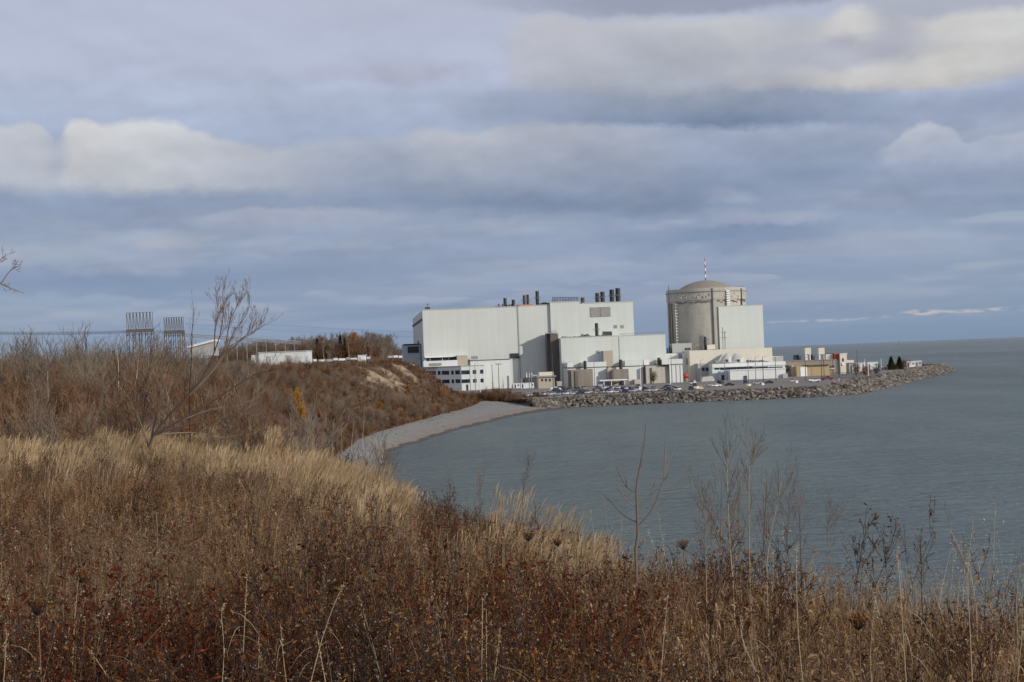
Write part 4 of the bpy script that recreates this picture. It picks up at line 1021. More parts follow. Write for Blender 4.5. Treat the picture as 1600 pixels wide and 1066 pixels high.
def wires(name, lab, pts_, n, sep, Y, sag=0.0, r=.05):
    A, B = at(*pts_[0], Y[0]), at(*pts_[1], Y[1]); mid = (A + B) / 2
    root = thing(name, lab, 'power line', tuple(mid), 0, 'overhead lines to the switchyard'); mb = MB(mid)
    for k in range(n):
        P = []
        for j in range(13):
            t = j / 12; p = A.lerp(B, t); P.append((p.x, p.y + (k % 3) * 3, p.z + (k - n / 2) * sep - sag * 4 * t * (1 - t)))
        mb.tube(P, r, 4)
    mb.build('cable', M['wire'], root)
wires('overhead_line', 'dense bundle of sagging cables left of the wide gantry', ((-60, 519), (199, 518)), 7, .24, (840, 900), .8, .05)
wires('overhead_line', 'short cables between the two lattice gantries', ((240, 517), (257, 519)), 6, .3, (900, 930), .2)
wires('overhead_line', 'pair of thin cables from the narrow gantry to the hall', ((288, 497), (660, 519)), 2, 3.2, (930, 1010), 1.0, .04)
# trestle with posts
root = thing('pipe_trestle', 'long elevated pipe trestle on posts running right of the gantries', 'pipe bridge', (span(360, 950), 950, 23)); o = root.location
A, B = at(284, 521.5, 930), at(470, 534, 1000); mb = MB(o)
for q in (0, .9, 1.6): mb.tube([A + Vector((0, 0, -q)), B + Vector((0, 0, -q))], .35 if q == 0 else .22, 5)
mb.build('pipe', M['steel'], root)
for k in range(12):
    p = A.lerp(B, (k + .3) / 12); mb = MB(o); mb.tube([p + Vector((0, 0, -1.2)), Vector((p.x, p.y, 18))], .2, 4); mb.build('post', M['steel'], root)
# white sloping roof
def shed_far(name, lab, cat, x0, x1, yt, yb, Y, dep, mat='white2', slope=None):
    A, B = at(x0, yt, Y), at(x1, yt, Y); zb = at((x0 + x1) / 2, yb, Y).z; zt = at((x0 + x1) / 2, yt, Y).z
    root = thing(name, lab, cat, ((A.x + B.x) / 2, Y, zb)); o = root.location
    mb = MB(o)
    if slope:                                    # mono pitch: left end lower
        zl_ = at(x0, slope, Y).z; mb.add([(A.x, Y, zb - 4), (B.x, Y, zb - 4), (B.x, Y + dep, zb - 4), (A.x, Y + dep, zb - 4), (A.x, Y, zl_), (B.x, Y, zt), (B.x, Y + dep, zt), (A.x, Y + dep, zl_)],
               [(3, 2, 1, 0), (4, 5, 6, 7), (0, 1, 5, 4), (1, 2, 6, 5), (2, 3, 7, 6), (3, 0, 4, 7)])
    else: mb.box(A.x, B.x, Y, Y + dep, zb - 4, zt)
    mb.build('wall', M[mat], root)
    return root, A, B, zb, zt
r_, A, B, zb, zt = shed_far('white_hangar', 'white building with a bright sloping roof behind the bare leaning tree', 'building', 296, 334, 534.5, 545, 880, 14, 'greyc', 542)
mb = MB(r_.location); mb.add([(A.x - 1, 878.5, zt - 2.9 - .3), (B.x + .6, 878.5, zt + .1), (B.x + .6, 896, zt + .1), (A.x - 1, 896, zt - 3.2), (A.x - 1, 878.5, zt - 2.0), (B.x + .6, 878.5, zt + 1.2), (B.x + .6, 896, zt + 1.2), (A.x - 1, 896, zt - 2.0)],
    [(3, 2, 1, 0), (4, 5, 6, 7), (0, 1, 5, 4), (1, 2, 6, 5), (2, 3, 7, 6), (3, 0, 4, 7)]); mb.build('roof', M['whitep'], r_)
r_, A, B, zb, zt = shed_far('warehouse', 'long low white warehouse half hidden by brush on the bluff', 'building', 404, 478.5, 550.4, 566, 640, 18, 'white2')
mb = MB(r_.location); mb.box(A.x - .2, B.x + .2, 639.7, 658.3, zt + .003, zt + .35); mb.build('roof', M['greyc'], r_)
mb = MB(r_.location); p = at(392, 552, 640); mb.box(p.x, A.x - .02, 641, 655, zb - 4, zt - .7); mb.build('wing', M['white2'], r_)
for px in (420, 452):
    mb = MB(r_.location); p = at(px, 560, 640); mb.box(p.x - .9, p.x + .9, 639.85, 639.98, zb - 2, zb + 2.6); mb.build('door', M['greyc'], r_)
r_, A, B, zb, zt = shed_far('white_hut', 'small bright white hut among the trailers on the plateau', 'hut', 559.5, 570.5, 555.6, 563.2, 800, 5, 'whitep')
mb = MB(r_.location); mb.box(A.x - .3, B.x + .3, 799.6, 805.4, zt + .003, zt + .25); mb.build('roof', M['whitep'], r_)
mb = MB(r_.location); mb.box(A.x + .5, A.x + 1.3, 799.9, 799.98, zb - .5, zb + 1.6); mb.build('door', M['greyc'], r_)
r2 = np.random.default_rng(12)
for k, (x0, x1, yt) in enumerate(((481, 486, 563.5), (489, 494, 561.5), (498, 507, 562), (509, 519, 561.6), (521, 527, 559.8), (529, 539, 560.2), (541, 546, 558.6), (547.5, 557.5, 559.6), (573, 578, 557.8), (606, 613, 556), (615, 621, 555.6), (623, 628, 556))):
    Y = 790 + (k * 37) % 60
    A, B = at(x0, yt, Y), at(x1, yt, Y); zb = at(x0, yt + 3.6, Y).z
    root = thing('parked_trailer', ['first', 'second', 'third', 'fourth', 'fifth', 'sixth', 'seventh', 'eighth', 'ninth', 'tenth', 'eleventh', 'twelfth'][k] + ' white trailer from the left in the row on the plateau', 'trailer', ((A.x + B.x) / 2, Y, zb - .8), 0, 'white trailers parked on the plateau')
    mb = MB(root.location); mb.box(A.x, B.x, Y, Y + 2.4, zb, A.z); mb.build('box', M['whitep' if k % 3 else 'greyc'], root)
    for x in (A.x + .5, B.x - .5):
        mb = MB(root.location); mb.tube([(x, Y + .1, zb - .35), (x, Y + 2.3, zb - .35)], .45, 10); mb.build('wheel', M['tyre'], root)
# domed white tent at the left of the office
p = hit(650, 571, 300); 
b = Bld('dome_tent', 'small white domed cover on the bluff edge by the office block', 'tent', 642, -8, zz(642, 574, -8))
s_, z_ = fp(642, 573.6, -8); mb = b.mb(); mb.lathe(s_, -6, [(2.4, z_ - 6), (2.4, z_), (2.1, z_ + 1.1), (1.3, z_ + 1.9), (.1, z_ + 2.2)], 16); b.put(mb, 'cover', 'whitep', None, True)
mb = b.mb(); mb.box(s_ - .5, s_ + .5, -8.6, -8.2, z_ - .6, z_ + 1.1); b.put(mb, 'door', 'greyc')

# ------------------------------------------------------------------ vehicles (built once each, then copied)
def paint(name, c): 
    m, nt, p = mat_new(name); p.inputs['Base Color'].default_value = (*c, 1); p.inputs['Roughness'].default_value = .3; p.inputs['Coat Weight'].default_value = .4
    n = nz(nt, coords(nt), 1.5, 3, .5); nt.links.new(mixc(nt, n.step(.3, .7), tuple(x * .85 for x in c), c).k, p.inputs['Base Color']); return m
PAINT = {'white': paint('white_car_paint', (.72, .73, .74)), 'silver': paint('silver_car_paint', (.38, .39, .41)), 'grey': paint('grey_car_paint', (.12, .125, .135)),
         'black': paint('black_car_paint', (.018, .019, .022)), 'dark blue': paint('blue_car_paint', (.03, .05, .13)), 'red': paint('red_car_paint', (.22, .02, .02)), 'tan': paint('tan_car_paint', (.30, .25, .18))}
SHAPES = {  # body side profile, cabin side profile (x along, z up), width
    'sedan': ([(-2.3, .3), (2.3, .3), (2.32, .62), (2.2, .78), (1.1, .92), (-1.5, .95), (-2.25, .9), (-2.34, .6)], [(1.15, .9), (.45, 1.38), (-.75, 1.42), (-1.6, .93)], 1.78),
    'suv': ([(-2.3, .36), (2.25, .36), (2.3, .7), (2.2, .98), (1.15, 1.08), (-2.2, 1.1), (-2.3, .7)], [(1.2, 1.05), (.6, 1.68), (-1.9, 1.7), (-2.22, 1.08)], 1.86),
    'pickup': ([(-2.8, .45), (2.75, .45), (2.8, .8), (2.7, 1.08), (1.4, 1.15), (-2.78, 1.12), (-2.84, .7)], [(1.45, 1.1), (.85, 1.78), (-.45, 1.8), (-.7, 1.12)], 1.95),
    'van': ([(-2.7, .4), (2.6, .4), (2.68, .8), (2.55, 1.15), (2.2, 1.3), (-2.7, 1.35)], [(2.25, 1.25), (1.7, 2.0), (-2.55, 2.15), (-2.7, 1.32)], 2.0)}
def side_solid(mb, prof, w, ins=0.0, top=1.0):
    """extrude a side profile across the width; the upper points draw in"""
    n = len(prof); zs = [p[1] for p in prof]; lo, hi = min(zs), max(zs); vs = []
    for sgn in (-1, 1):
        for x, z in prof:
            k = 1 - (1 - top) * (z - lo) / (hi - lo); vs.append((x, sgn * (w / 2 - ins) * k, z))
    fs = [tuple(range(n)), tuple(reversed(range(n, 2 * n)))] + [(i, n + i, n + (i + 1) % n, (i + 1) % n) for i in range(n)]
    mb.add(vs, [tuple(reversed(f)) for f in fs])
WHEEL = None
def make_car(shape, colour, label, group):
    global WHEEL
    body, cab, w = SHAPES[shape]; nm = {'sedan': 'parked_car', 'suv': 'parked_car', 'pickup': 'pickup_truck', 'van': 'parked_van'}[shape]
    root = thing(nm, label, 'car' if shape in ('sedan', 'suv') else shape, group=group)
    mb = MB(); side_solid(mb, body, w)
    if shape == 'pickup': mb.box(-2.75, -.75, -.95, -.85, 1.1, 1.3); mb.box(-2.75, -.75, .85, .95, 1.1, 1.3); mb.box(-2.78, -2.7, -.84, .84, 1.1, 1.3)
    mb.build('body', PAINT[colour], root)
    mb = MB(); side_solid(mb, cab, w, .06, .84); mb.build('window', M['glass'], root)
    zt = max(p[1] for p in cab); a, b_ = cab[1], cab[2]
    mb = MB(); mb.box(b_[0] - .03, a[0] + .03, -w / 2 * .82, w / 2 * .82, zt - .02, zt + .05)
    if shape == 'van': mb.box(-2.6, .8, -w / 2 * .99, -w / 2 * .93, 1.36, 1.9); mb.box(-2.6, .8, w / 2 * .93, w / 2 * .99, 1.36, 1.9)
    mb.build('roof', PAINT[colour], root)
    L = body[1][0] - .85
    for x in (L, -L):
        for y in (-w / 2 + .08, w / 2 - .08):
            r = .33 if shape in ('sedan', 'suv') else .4; mb = MB(); mb.tube([(x, y - .11, r), (x, y + .11, r)], r, 12); mb.build('wheel', M['tyre'], root)
    for y in (-w * .34, w * .34):
        mb = MB(); x = body[2][0]; mb.box(x - .1, x + .03, y - .18, y + .18, .62, .76); mb.build('headlight', M['whitep'], root)
        mb = MB(); x = body[-1][0]; mb.box(x - .03, x + .1, y - .16, y + .16, .68, .82); mb.build('tail_light', M['red'], root)
    return root
cr = random.Random(21)
ZONES = [(0, 800, 'beside the brush at the left end of the yard'), (800, 842, 'before the white site trailers'), (842, 880, 'before the beige gatehouse'), (880, 930, 'before the blackened concrete bay'),
         (930, 985, 'before the flat roofed shelter'), (985, 1010, 'before the square pump house wall'), (1010, 1048, 'before the yellowing tree'), (1048, 1090, 'before the white ribbed block'), (1090, 1130, 'before the grey fabric shelter'),
         (1130, 1240, 'before the long white shed'), (1240, 1400, 'before the ochre front')]
zone = lambda px: next(t for a, b, t in ZONES if a <= px < b)
cars = []
def row(x0, x1, Y0, step, yaw, miss, name):
    px = x0
    while px < x1:
        if cr.random() > miss:
            sh = cr.choices(['sedan', 'suv', 'pickup', 'van'], [5, 5, 1.2, .6])[0]
            co = cr.choices(['white', 'silver', 'grey', 'black', 'dark blue', 'red', 'tan'], [7, 5, 3, 4, 3, 1, 1])[0]
            cars.append((px + cr.uniform(-.6, .6), Y0 + cr.uniform(-1, 1), sh, co, R(yaw) + cr.uniform(-.04, .04) + (math.pi if cr.random() < .4 else 0), name))
        px += step
row(838, 1102, 692, 11.6, 62, .10, 'front row'); row(856, 1062, 709, 11.0, 62, .12, 'second row'); row(872, 1052, 735, 11.4, 118, .15, 'third row'); row(868, 1010, 772, 11.0, 62, .25, 'back row')
for q in ((783, 700, 'suv', 'white', 10), (797, 706, 'sedan', 'dark blue', 170), (825, 690, 'sedan', 'white', 15), (812, 716, 'suv', 'grey', 20), (868, 785, 'van', 'white', 8), (876, 786, 'van', 'dark blue', 5),
          (1086, 752, 'suv', 'dark blue', 80), (1083.5, 800, 'van', 'white', 70), (1112, 742, 'sedan', 'silver', 20), (1119, 735, 'sedan', 'white', 200), (1126, 790, 'suv', 'black', 60), (1140, 742, 'sedan', 'black', 5), (1166, 778, 'suv', 'dark blue', 70),
          (1183.5, 752, 'sedan', 'silver', 10), (1201, 756, 'sedan', 'black', 185), (1239, 768, 'suv', 'white', 75), (1272.5, 752, 'pickup', 'white', 12), (1293, 788, 'pickup', 'red', 8)):
    cars.append((q[0], q[1], q[2], q[3], R(q[4]), 'apart'))
ORD = ['first', 'second', 'third', 'fourth', 'fifth', 'sixth', 'seventh', 'eighth', 'ninth']
KIND = {'sedan': 'low car', 'suv': 'tall car', 'pickup': 'pickup truck', 'van': 'van'}
labs = []
for c in cars: labs.append('%s %s %s %s' % (c[3], KIND[c[2]], '' if c[5] == 'apart' else 'in the ' + c[5], zone(c[0])))
labs = [' '.join(l.split()) for l in labs]
fin = list(labs)
for l in set(labs):
    I = sorted([i for i, q in enumerate(labs) if q == l], key=lambda i: cars[i][0])
    if len(I) > 1:
        for k, i in enumerate(I): fin[i] = '%s from the left %s' % (ORD[k] if k else 'leftmost', l) if k else 'leftmost ' + l
proto = {}
for c, l in zip(cars, fin):
    key = (c[2], c[3])
    if key not in proto: o = proto[key] = make_car(c[2], c[3], l, 'vehicles parked in the plant yard')
    else: o = copy_tree(proto[key]); o['label'] = l
    p = at(c[0], 608, c[1]); o.location = (p.x, c[1], YZ + .004); o.rotation_euler = (0, 0, c[4])
# yellow hydrants and white marker posts on the edge of the bank
for px, Y, col, lab in ((929.5, 684, 'yellow', 'yellow post on the bank edge before the shelter'), (1049.5, 690, 'yellow', 'yellow post on the bank edge before the ribbed block'), (1090.5, 690, 'whitep', 'white square sign at the bank edge beside yellow posts'),
                        (1086, 690, 'yellow', 'yellow post just left of the white square sign'), (1095.3, 690, 'yellow', 'yellow post just right of the white square sign'), (1171.5, 697, 'whitep', 'white sign board at the bank edge before the white shed'),
                        (1168.8, 697, 'yellow', 'yellow post beside the white sign board'), (1192.4, 702, 'whitep', 'small white marker post right of the white sign board'), (1245.5, 716, 'whitep', 'round white sign at the bank edge left of the white pickup'),
                        (1311.5, 742, 'whitep', 'thin white marker post right of the red pickup')):
    p = at(px, 605, Y); root = thing('marker_post', lab, 'post', (p.x, Y, YZ), .1)
    mb = MB(); mb.lathe(0, 0, [(.09, -.1), (.09, 1.15)], 8); mb.build('post', M['steel'] if 'sign' in lab else M[col], root)
    mb = MB()
    if 'square' in lab or 'board' in lab: mb.box(-.6, .6, -.16, -.1, .7, 1.6)
    elif 'round' in lab: mb.tube([(0, -.16, 1.3), (0, -.1, 1.3)], .62, 18)
    else: mb.lathe(0, 0, [(.16, 1.16), (.16, 1.4), (.06, 1.5)], 8)
    mb.build('sign' if 'sign' in lab else 'cap', M[col], root)
# lamp poles and masts
for px, yt, Y, z0, lab in (
    (741.5, 568, 800, None, 'thin grey lamp pole before the right end of the office block'), (749, 569, 818, None, 'pale lamp pole before the last office windows'), (733.5, 566, 820, None, 'grey lamp pole before the middle of the office block'),
    (768.5, 570.5, 700, None, 'dark thin pole rising from brush below the low annex'), (778.5, 568.3, 705, None, 'dark pole topped by a bracket before the low annex wall'),
    (826, 572, 760, None, 'forked grey pole beside the transformer'), (829.6, 570, 765, None, 'thin pole right of the forked transformer pole'), (862.6, 552, 780, None, 'dark lamp pole in front of the gatehouse'), (878.3, 566, 775, None, 'dark lamp pole right of the gatehouse'),
    (928, 566, 745, None, 'lamp pole before the wash house white wall'), (885.5, 566, 800, None, 'lamp pole at the left edge of the wash house'), (999.8, 565, 770, None, 'pale lamp pole before the pump house wall'),
    (1045.6, 557, 750, None, 'dark pole before the pale concrete bay at the right'), (1048.4, 556, 735, None, 'brown pole close to the ribbed block left edge'), (1094, 563, 790, None, 'lamp pole before the cream building'),
    (1132, 566, 820, None, 'thin lamp pole before the shade tinted end of the white shed'), (1168.3, 560, 800, None, 'tall lamp pole before the intake hoods'), (1179.6, 558, 810, None, 'tall lamp pole left of centre on the white shed'),
    (1191.3, 557.5, 785, None, 'dark lamp pole before the middle of the white shed'), (1211, 557, 800, None, 'dark lamp pole before the right end of the white shed'), (1257.8, 559, 790, None, 'dark lamp pole before the ochre wall door'),
    (1268, 566, 800, None, 'short lamp pole before the ochre wall'), (1282.6, 554.5, 775, None, 'left of two close dark poles before the ochre wall'), (1286.4, 554, 780, None, 'right of two close dark poles before the ochre wall'),
    (1297.8, 556, 820, None, 'thin pole at the right end of the ochre wall'), (1310.5, 561, 830, None, 'dark pole below the red container'), (1338.7, 547, 900, None, 'tall dark pole behind the reddish bush'), (1347.5, 549, 960, None, 'faint tall pole right of the reddish bush'),
    (1356.3, 567, 800, None, 'white pole before the rusty bush'), (1351, 562, 1000, None, 'thin pale pole between bush and cabins'), (1376.5, 561, 1010, None, 'thin pale pole by the white kiosk'), (1404.5, 531, 1010, None, 'tallest thin lattice mast among the conifers')):
    A = at(px, yt, Y); mastl = 'lattice' in lab
    root = thing('lamp_pole' if 'lamp' in lab else 'yard_pole', lab, 'mast' if mastl else 'lamp post' if 'lamp' in lab else 'pole', (A.x, Y, YZ if Y > 702 or px > 820 else zl(A.x, Y)))
    h = A.z - root.location.z; r = .17
    mat = M['whitep'] if 'white pole' in lab or 'pale' in lab else M['steel_dark'] if 'dark' in lab else M['steel']
    mb = MB(); mb.tube([(0, 0, -1), (0, 0, h * .5), (0, 0, h)], [r * 1.25, r, r * .7], 6); mb.build('shaft', mat, root)
    if mastl:
        mb = MB()
        for k in range(24): z = h * k / 24; mb.tube([(-.35, 0, z), (.35, 0, z + h / 24)], .06, 4); mb.tube([(-.35, 0, z), (-.35, 0, z + h / 24)], .06, 4); mb.tube([(.35, 0, z), (.35, 0, z + h / 24)], .06, 4)
        mb.build('lattice', M['steel'], root)
    elif 'lamp' in lab:
        mb = MB(); mb.tube([(0, 0, h - .1), (.7, -.1, h + .1), (1.4, -.2, h + .1)], .06, 5); mb.box(1.2, 1.9, -.38, -.02, h + .03, h + .2); mb.build('lamp_head', mat, root)
    elif 'forked' in lab or 'bracket' in lab:
        mb = MB(); mb.tube([(-1.2, 0, h - .3), (1.2, 0, h - .3)], .09, 4)
        for x in (-1, 0, 1): mb.lathe(x, 0, [(.1, h - .25), (.14, h), (.06, h + .35)], 6)
        mb.build('cross_arm', mat, root)
    else:
        mb = MB(); mb.lathe(0, 0, [(r, h), (r * 1.6, h + .05), (.03, h + .3)], 6); mb.build('cap', mat, root)
# chain link fence at the right of the yard
A, B = at(1300, 590, 800), at(1345, 588, 790); root = thing('chain_link_fence', 'grey chain link fence between the ochre building and the bushes', 'fence', (A.x, A.y, YZ)); o = root.location
for k in range(9):
    p = A.lerp(B, k / 8); mb = MB(o); mb.tube([(p.x, p.y, YZ - .2), (p.x, p.y, YZ + 3.4)], .07, 5); mb.build('post', M['steel'], root)
mb = MB(o)
for k in range(60):
    for q in (-1, 1):
        p = A.lerp(B, k / 60); e = A.lerp(B, min(1, max(0, k / 60 + q * .07))); mb.tube([(p.x, p.y, YZ + .1), (e.x, e.y, YZ + 3.2)], .02, 3)
for z in (.1, 1.7, 3.3): mb.tube([(A.x, A.y, YZ + z), (B.x, B.y, YZ + z)], .05, 4)
mb.build('mesh', M['steel'], root)

# ------------------------------------------------------------------ vegetation
def unit(v): return v / (np.linalg.norm(v) + 1e-9)
def tube_np(lines, sides=3):
    """lines: list of (points, radii, tint) -> verts, quads, tints"""
    V, F, T = [], [], []; n0 = 0; ca = [(math.cos(2 * math.pi * k / sides), math.sin(2 * math.pi * k / sides)) for k in range(sides)]
    for P, r, t in lines:
        P = np.asarray(P, float); m = len(P); tg = np.gradient(P, axis=0); tg /= np.linalg.norm(tg, axis=1)[:, None] + 1e-9
        ref = np.array([.31, .87, .38]) if abs(tg[0, 2]) > .8 else np.array([0, 0, 1.0])
        a = np.cross(tg, ref); a /= np.linalg.norm(a, axis=1)[:, None] + 1e-9; b = np.cross(tg, a); r = np.asarray(r, float)[:, None]
        rings = np.stack([P + (a * c + b * s) * r for c, s in ca], 1); V.append(rings.reshape(-1, 3)); T.append(np.full(m * sides, t))
        k = np.arange(sides); j = np.arange(m - 1)[:, None] * sides
        F.append((n0 + np.stack([j + k, j + (k + 1) % sides, j + sides + (k + 1) % sides, j + sides + k], -1)).reshape(-1, 4)); n0 += m * sides
    return np.concatenate(V), np.concatenate(F), np.concatenate(T)
def grow(r, p, d, L, rad, lev, depth, kids, out, spread=.7, up=.05, wob=.12, taper=.7, short=(.35, .65), mn=.004):
    n = 5 if lev == 0 else 4 if lev == 1 else 3; P = [np.array(p, float)]; Rr = [rad]; d = unit(np.array(d, float))
    for i in range(n):
        d = unit(d + r.normal(0, wob, 3) + np.array([0, 0, up])); P.append(P[-1] + d * L / n); Rr.append(max(rad * (1 - taper * (i + 1) / n), mn))
    out.append((np.array(P), np.array(Rr), r.random()))
    if lev < depth:
        for _ in range(kids[lev]):
            t = r.uniform(.22, .98) * n; i = min(int(t), n - 1); f = t - i; q = P[i] * (1 - f) + P[i + 1] * f; dd = unit(P[i + 1] - P[i]); s = r.normal(size=3); s = unit(s - dd * (s @ dd))
            grow(r, q, dd + s * spread * r.uniform(.6, 1.3), L * r.uniform(*short) * (1.1 - .4 * t / n), max(Rr[i] * .62, mn), lev + 1, depth, kids, out, spread, up, wob, taper, short, mn)
    return out
def ribbons(C, W, side, tint):
    """C (n,k,3) centre lines, W (n,k) widths, side (n,3)"""
    n, k, _ = C.shape; o = side[:, None, :] * W[:, :, None] * .5
    V = np.stack([C - o, C + o], 2).reshape(-1, 3); b = np.arange(n)[:, None] * (2 * k) + 2 * np.arange(k - 1)[None, :]
    F = np.stack([b, b + 1, b + 3, b + 2], -1).reshape(-1, 4); return V, F, np.repeat(tint, 2 * k)
def blades(r, n, h, spread, lean, w, k=4, wind=(0, 0), curl=1.8, tint=(0, 1), base=0.0):
    t = np.linspace(0, 1, k + 1)[None, :]; H = r.uniform(h[0], h[1], n)[:, None]; a = r.uniform(0, 2 * np.pi, n); q = spread * np.sqrt(r.random(n))
    l = np.abs(r.normal(0, lean, n))[:, None] * H; dx = np.cos(a)[:, None] * l + wind[0] * H; dy = np.sin(a)[:, None] * l + wind[1] * H; b = t ** curl
    drop = 1 - .35 * (l / H) * t
    C = np.stack([q[:, None] * np.cos(a)[:, None] + dx * b, q[:, None] * np.sin(a)[:, None] + dy * b, base + H * t * drop], -1)
    W = w * r.uniform(.7, 1.3, n)[:, None] * (1 - .8 * t ** 2); s = r.uniform(0, 2 * np.pi, n); side = np.stack([np.cos(s), np.sin(s), np.zeros(n)], -1)
    return ribbons(C, W, side, r.uniform(*tint, n)), C
def leaves(r, P, size, tint=(0, 1), droop=.4, aspect=.45):
    """one bent leaf (4 faces of a folded diamond) at each point"""
    n = len(P); a = r.normal(size=(n, 3)); a[:, 2] -= droop; a /= np.linalg.norm(a, axis=1)[:, None]; b = np.cross(a, r.normal(size=(n, 3))); b /= np.linalg.norm(b, axis=1)[:, None]; c = np.cross(a, b)
    L = r.uniform(*size, n)[:, None]; w = L * aspect * .5
    V = np.stack([P, P + a * L * .45 + b * w + c * L * .12, P + a * L + c * L * .22, P + a * L * .45 - b * w + c * L * .12], 1).reshape(-1, 3)
    return V, np.arange(4 * n).reshape(-1, 4), np.repeat(r.uniform(*tint, n), 4)
def join(name, parts):
    """parts: (V, F, T, material name) -> one mesh with material slots"""
    V, F, T, Mi, mats, n0 = [], [], [], [], [], 0
    for v, f, t, m in parts:
        V.append(v); F.append(f + n0); T.append(t); n0 += len(v)
        if m not in mats: mats.append(m)
        Mi.append(np.full(len(f), mats.index(m)))
    me = np_mesh(name, np.concatenate(V), np.concatenate(F), None, np.concatenate(T))
    for m in mats: me.materials.append(M[m])
    Mi = np.concatenate(Mi)
    if len(Mi) == len(me.polygons): me.polygons.foreach_set('material_index', Mi.astype(np.int32))
    return me
def P_(x, mat): return (*x, mat)

# --- meadow kinds
def k_straw(seed, h=(.85, 1.2), w=.0045):
    r = np.random.default_rng(seed); parts = []; n = 75
    g, C = blades(r, n, h, .20, .10, w, 5, (.16, .02), 1.7, (.2, 1)); parts.append(P_(g, 'straw'))
    tops = C[:, -1]; dirs = C[:, -1] - C[:, -2]; dirs /= np.linalg.norm(dirs, axis=1)[:, None]; L = r.uniform(.14, .24, n)[:, None]
    Pc = np.stack([tops - dirs * L * .75, tops - dirs * L * .35, tops + dirs * L * .05, tops + dirs * L * .35 + np.array([.03, 0, -.01])], 1)
    for s0 in (0, 1.57):
        s = r.uniform(0, 6.28, n) + s0; side = np.stack([np.cos(s), np.sin(s), np.zeros(n)], -1)
        parts.append(P_(ribbons(Pc, np.array([[.002, .010, .008, .001]]) * r.uniform(.7, 1.3, n)[:, None], side, r.uniform(.35, 1, n)), 'straw'))
    g, _ = blades(r, 80, (.35, .8), .22, .35, w * 1.1, 4, (.08, 0), 1.9, (0, .7)); parts.append(P_(g, 'straw'))
    g, _ = blades(r, 40, (.2, .5), .22, .45, w, 3, (0, 0), 1.9); parts.append(P_(g, 'brownb'))
    return join('golden_grass', parts)
def k_tussock(seed):
    r = np.random.default_rng(seed); parts = []
    g, _ = blades(r, 190, (.25, .8), .22, .5, .0036, 5, (.05, 0), 2.0); parts.append(P_(g, 'brownb'))
    g, C = blades(r, 30, (.45, .95), .2, .30, .003, 5, (.1, 0), 1.8, (0, .7)); parts.append(P_(g, 'straw'))
    tp = np.repeat(C[:, -1], 8, 0) + r.normal(0, 1, (240, 3)) * [.012, .012, .03]; parts.append(P_(leaves(r, tp, (.006, .016), (0, .8), .3, .4), 'fluff'))
    g, _ = blades(r, 50, (.12, .4), .22, .6, .005, 3, (0, 0), 1.8); parts.append(P_(g, 'olive'))
    P = np.stack([r.normal(0, .16, 90), r.normal(0, .16, 90), r.uniform(.03, .5, 90)], -1); parts.append(P_(leaves(r, P, (.012, .04), (0, 1), .5, .35), 'forb'))
    return join('brown_tussock', parts)
def k_forb(seed, leafm='forb', n=14, h=(.55, 1.0), plume=True, lsize=(.012, .042), perstem=34, asp=.32):
    r = np.random.default_rng(seed); parts = []; lines = []; LP = []; FP = []
    for i in range(n):
        a = r.uniform(0, 6.28); q = .24 * math.sqrt(r.random()); H = r.uniform(*h); P = [np.array([q * math.cos(a), q * math.sin(a), 0])]; d = unit(np.array([math.cos(a) * .25, math.sin(a) * .25, 1]) + r.normal(0, .12, 3))
        for s in range(5): d = unit(d + r.normal(0, .09, 3)); P.append(P[-1] + d * H / 5)
        P = np.array(P); lines.append((P, np.linspace(.0032, .0013, 6), r.random()))
        t = r.uniform(.08, 1, perstem) * 5; j = np.minimum(t.astype(int), 4); LP.append(P[j] + (P[j + 1] - P[j]) * (t - j)[:, None] + r.normal(0, .014, (perstem, 3)))
        if plume and r.random() < .6:
            for b in range(6):                       # arched sprays of seed heads at the top
                z = P[-1] - (P[-1] - P[-2]) * b * .17; aa = r.uniform(0, 6.28); l = .03 + .012 * b; e = z + np.array([math.cos(aa) * l, math.sin(aa) * l, .02 + .01 * r.normal()])
                lines.append((np.array([z, (z + e) / 2 + [0, 0, .012], e]), np.array([.0012, .001, .0008]), r.random())); u = r.random((5, 1)); FP.append(z * (1 - u) + e * u + r.normal(0, .004, (5, 3)))
    parts.append((*tube_np(lines), 'bark_dark' if leafm == 'redleaf' else 'twig')); parts.append(P_(leaves(r, np.concatenate(LP), lsize, (0, 1), .5, asp), leafm))
    if FP: parts.append(P_(leaves(r, np.concatenate(FP), (.005, .013), (0, 1), 0, .7), 'fluff'))
    g, _ = blades(r, 70, (.2, .7), .26, .45, .0032, 4); parts.append(P_(g, 'brownb'))
    return join('withered_forb', parts)
def k_under(seed):
    r = np.random.default_rng(seed); parts = []
    g, _ = blades(r, 60, (.12, .45), .3, .6, .008, 3, (0, 0), 1.7); parts.append(P_(g, 'olive'))
    P = np.stack([r.normal(0, .18, 160), r.normal(0, .18, 160), r.uniform(.03, .42, 160)], -1); parts.append(P_(leaves(r, P, (.02, .05), (0, 1), .2, .4), 'olive'))
    P = np.stack([r.normal(0, .2, 120), r.normal(0, .2, 120), r.uniform(.03, .5, 120)], -1); parts.append(P_(leaves(r, P, (.015, .045), (0, 1), .5, .4), 'forb'))
    return join('low_greenery', parts)
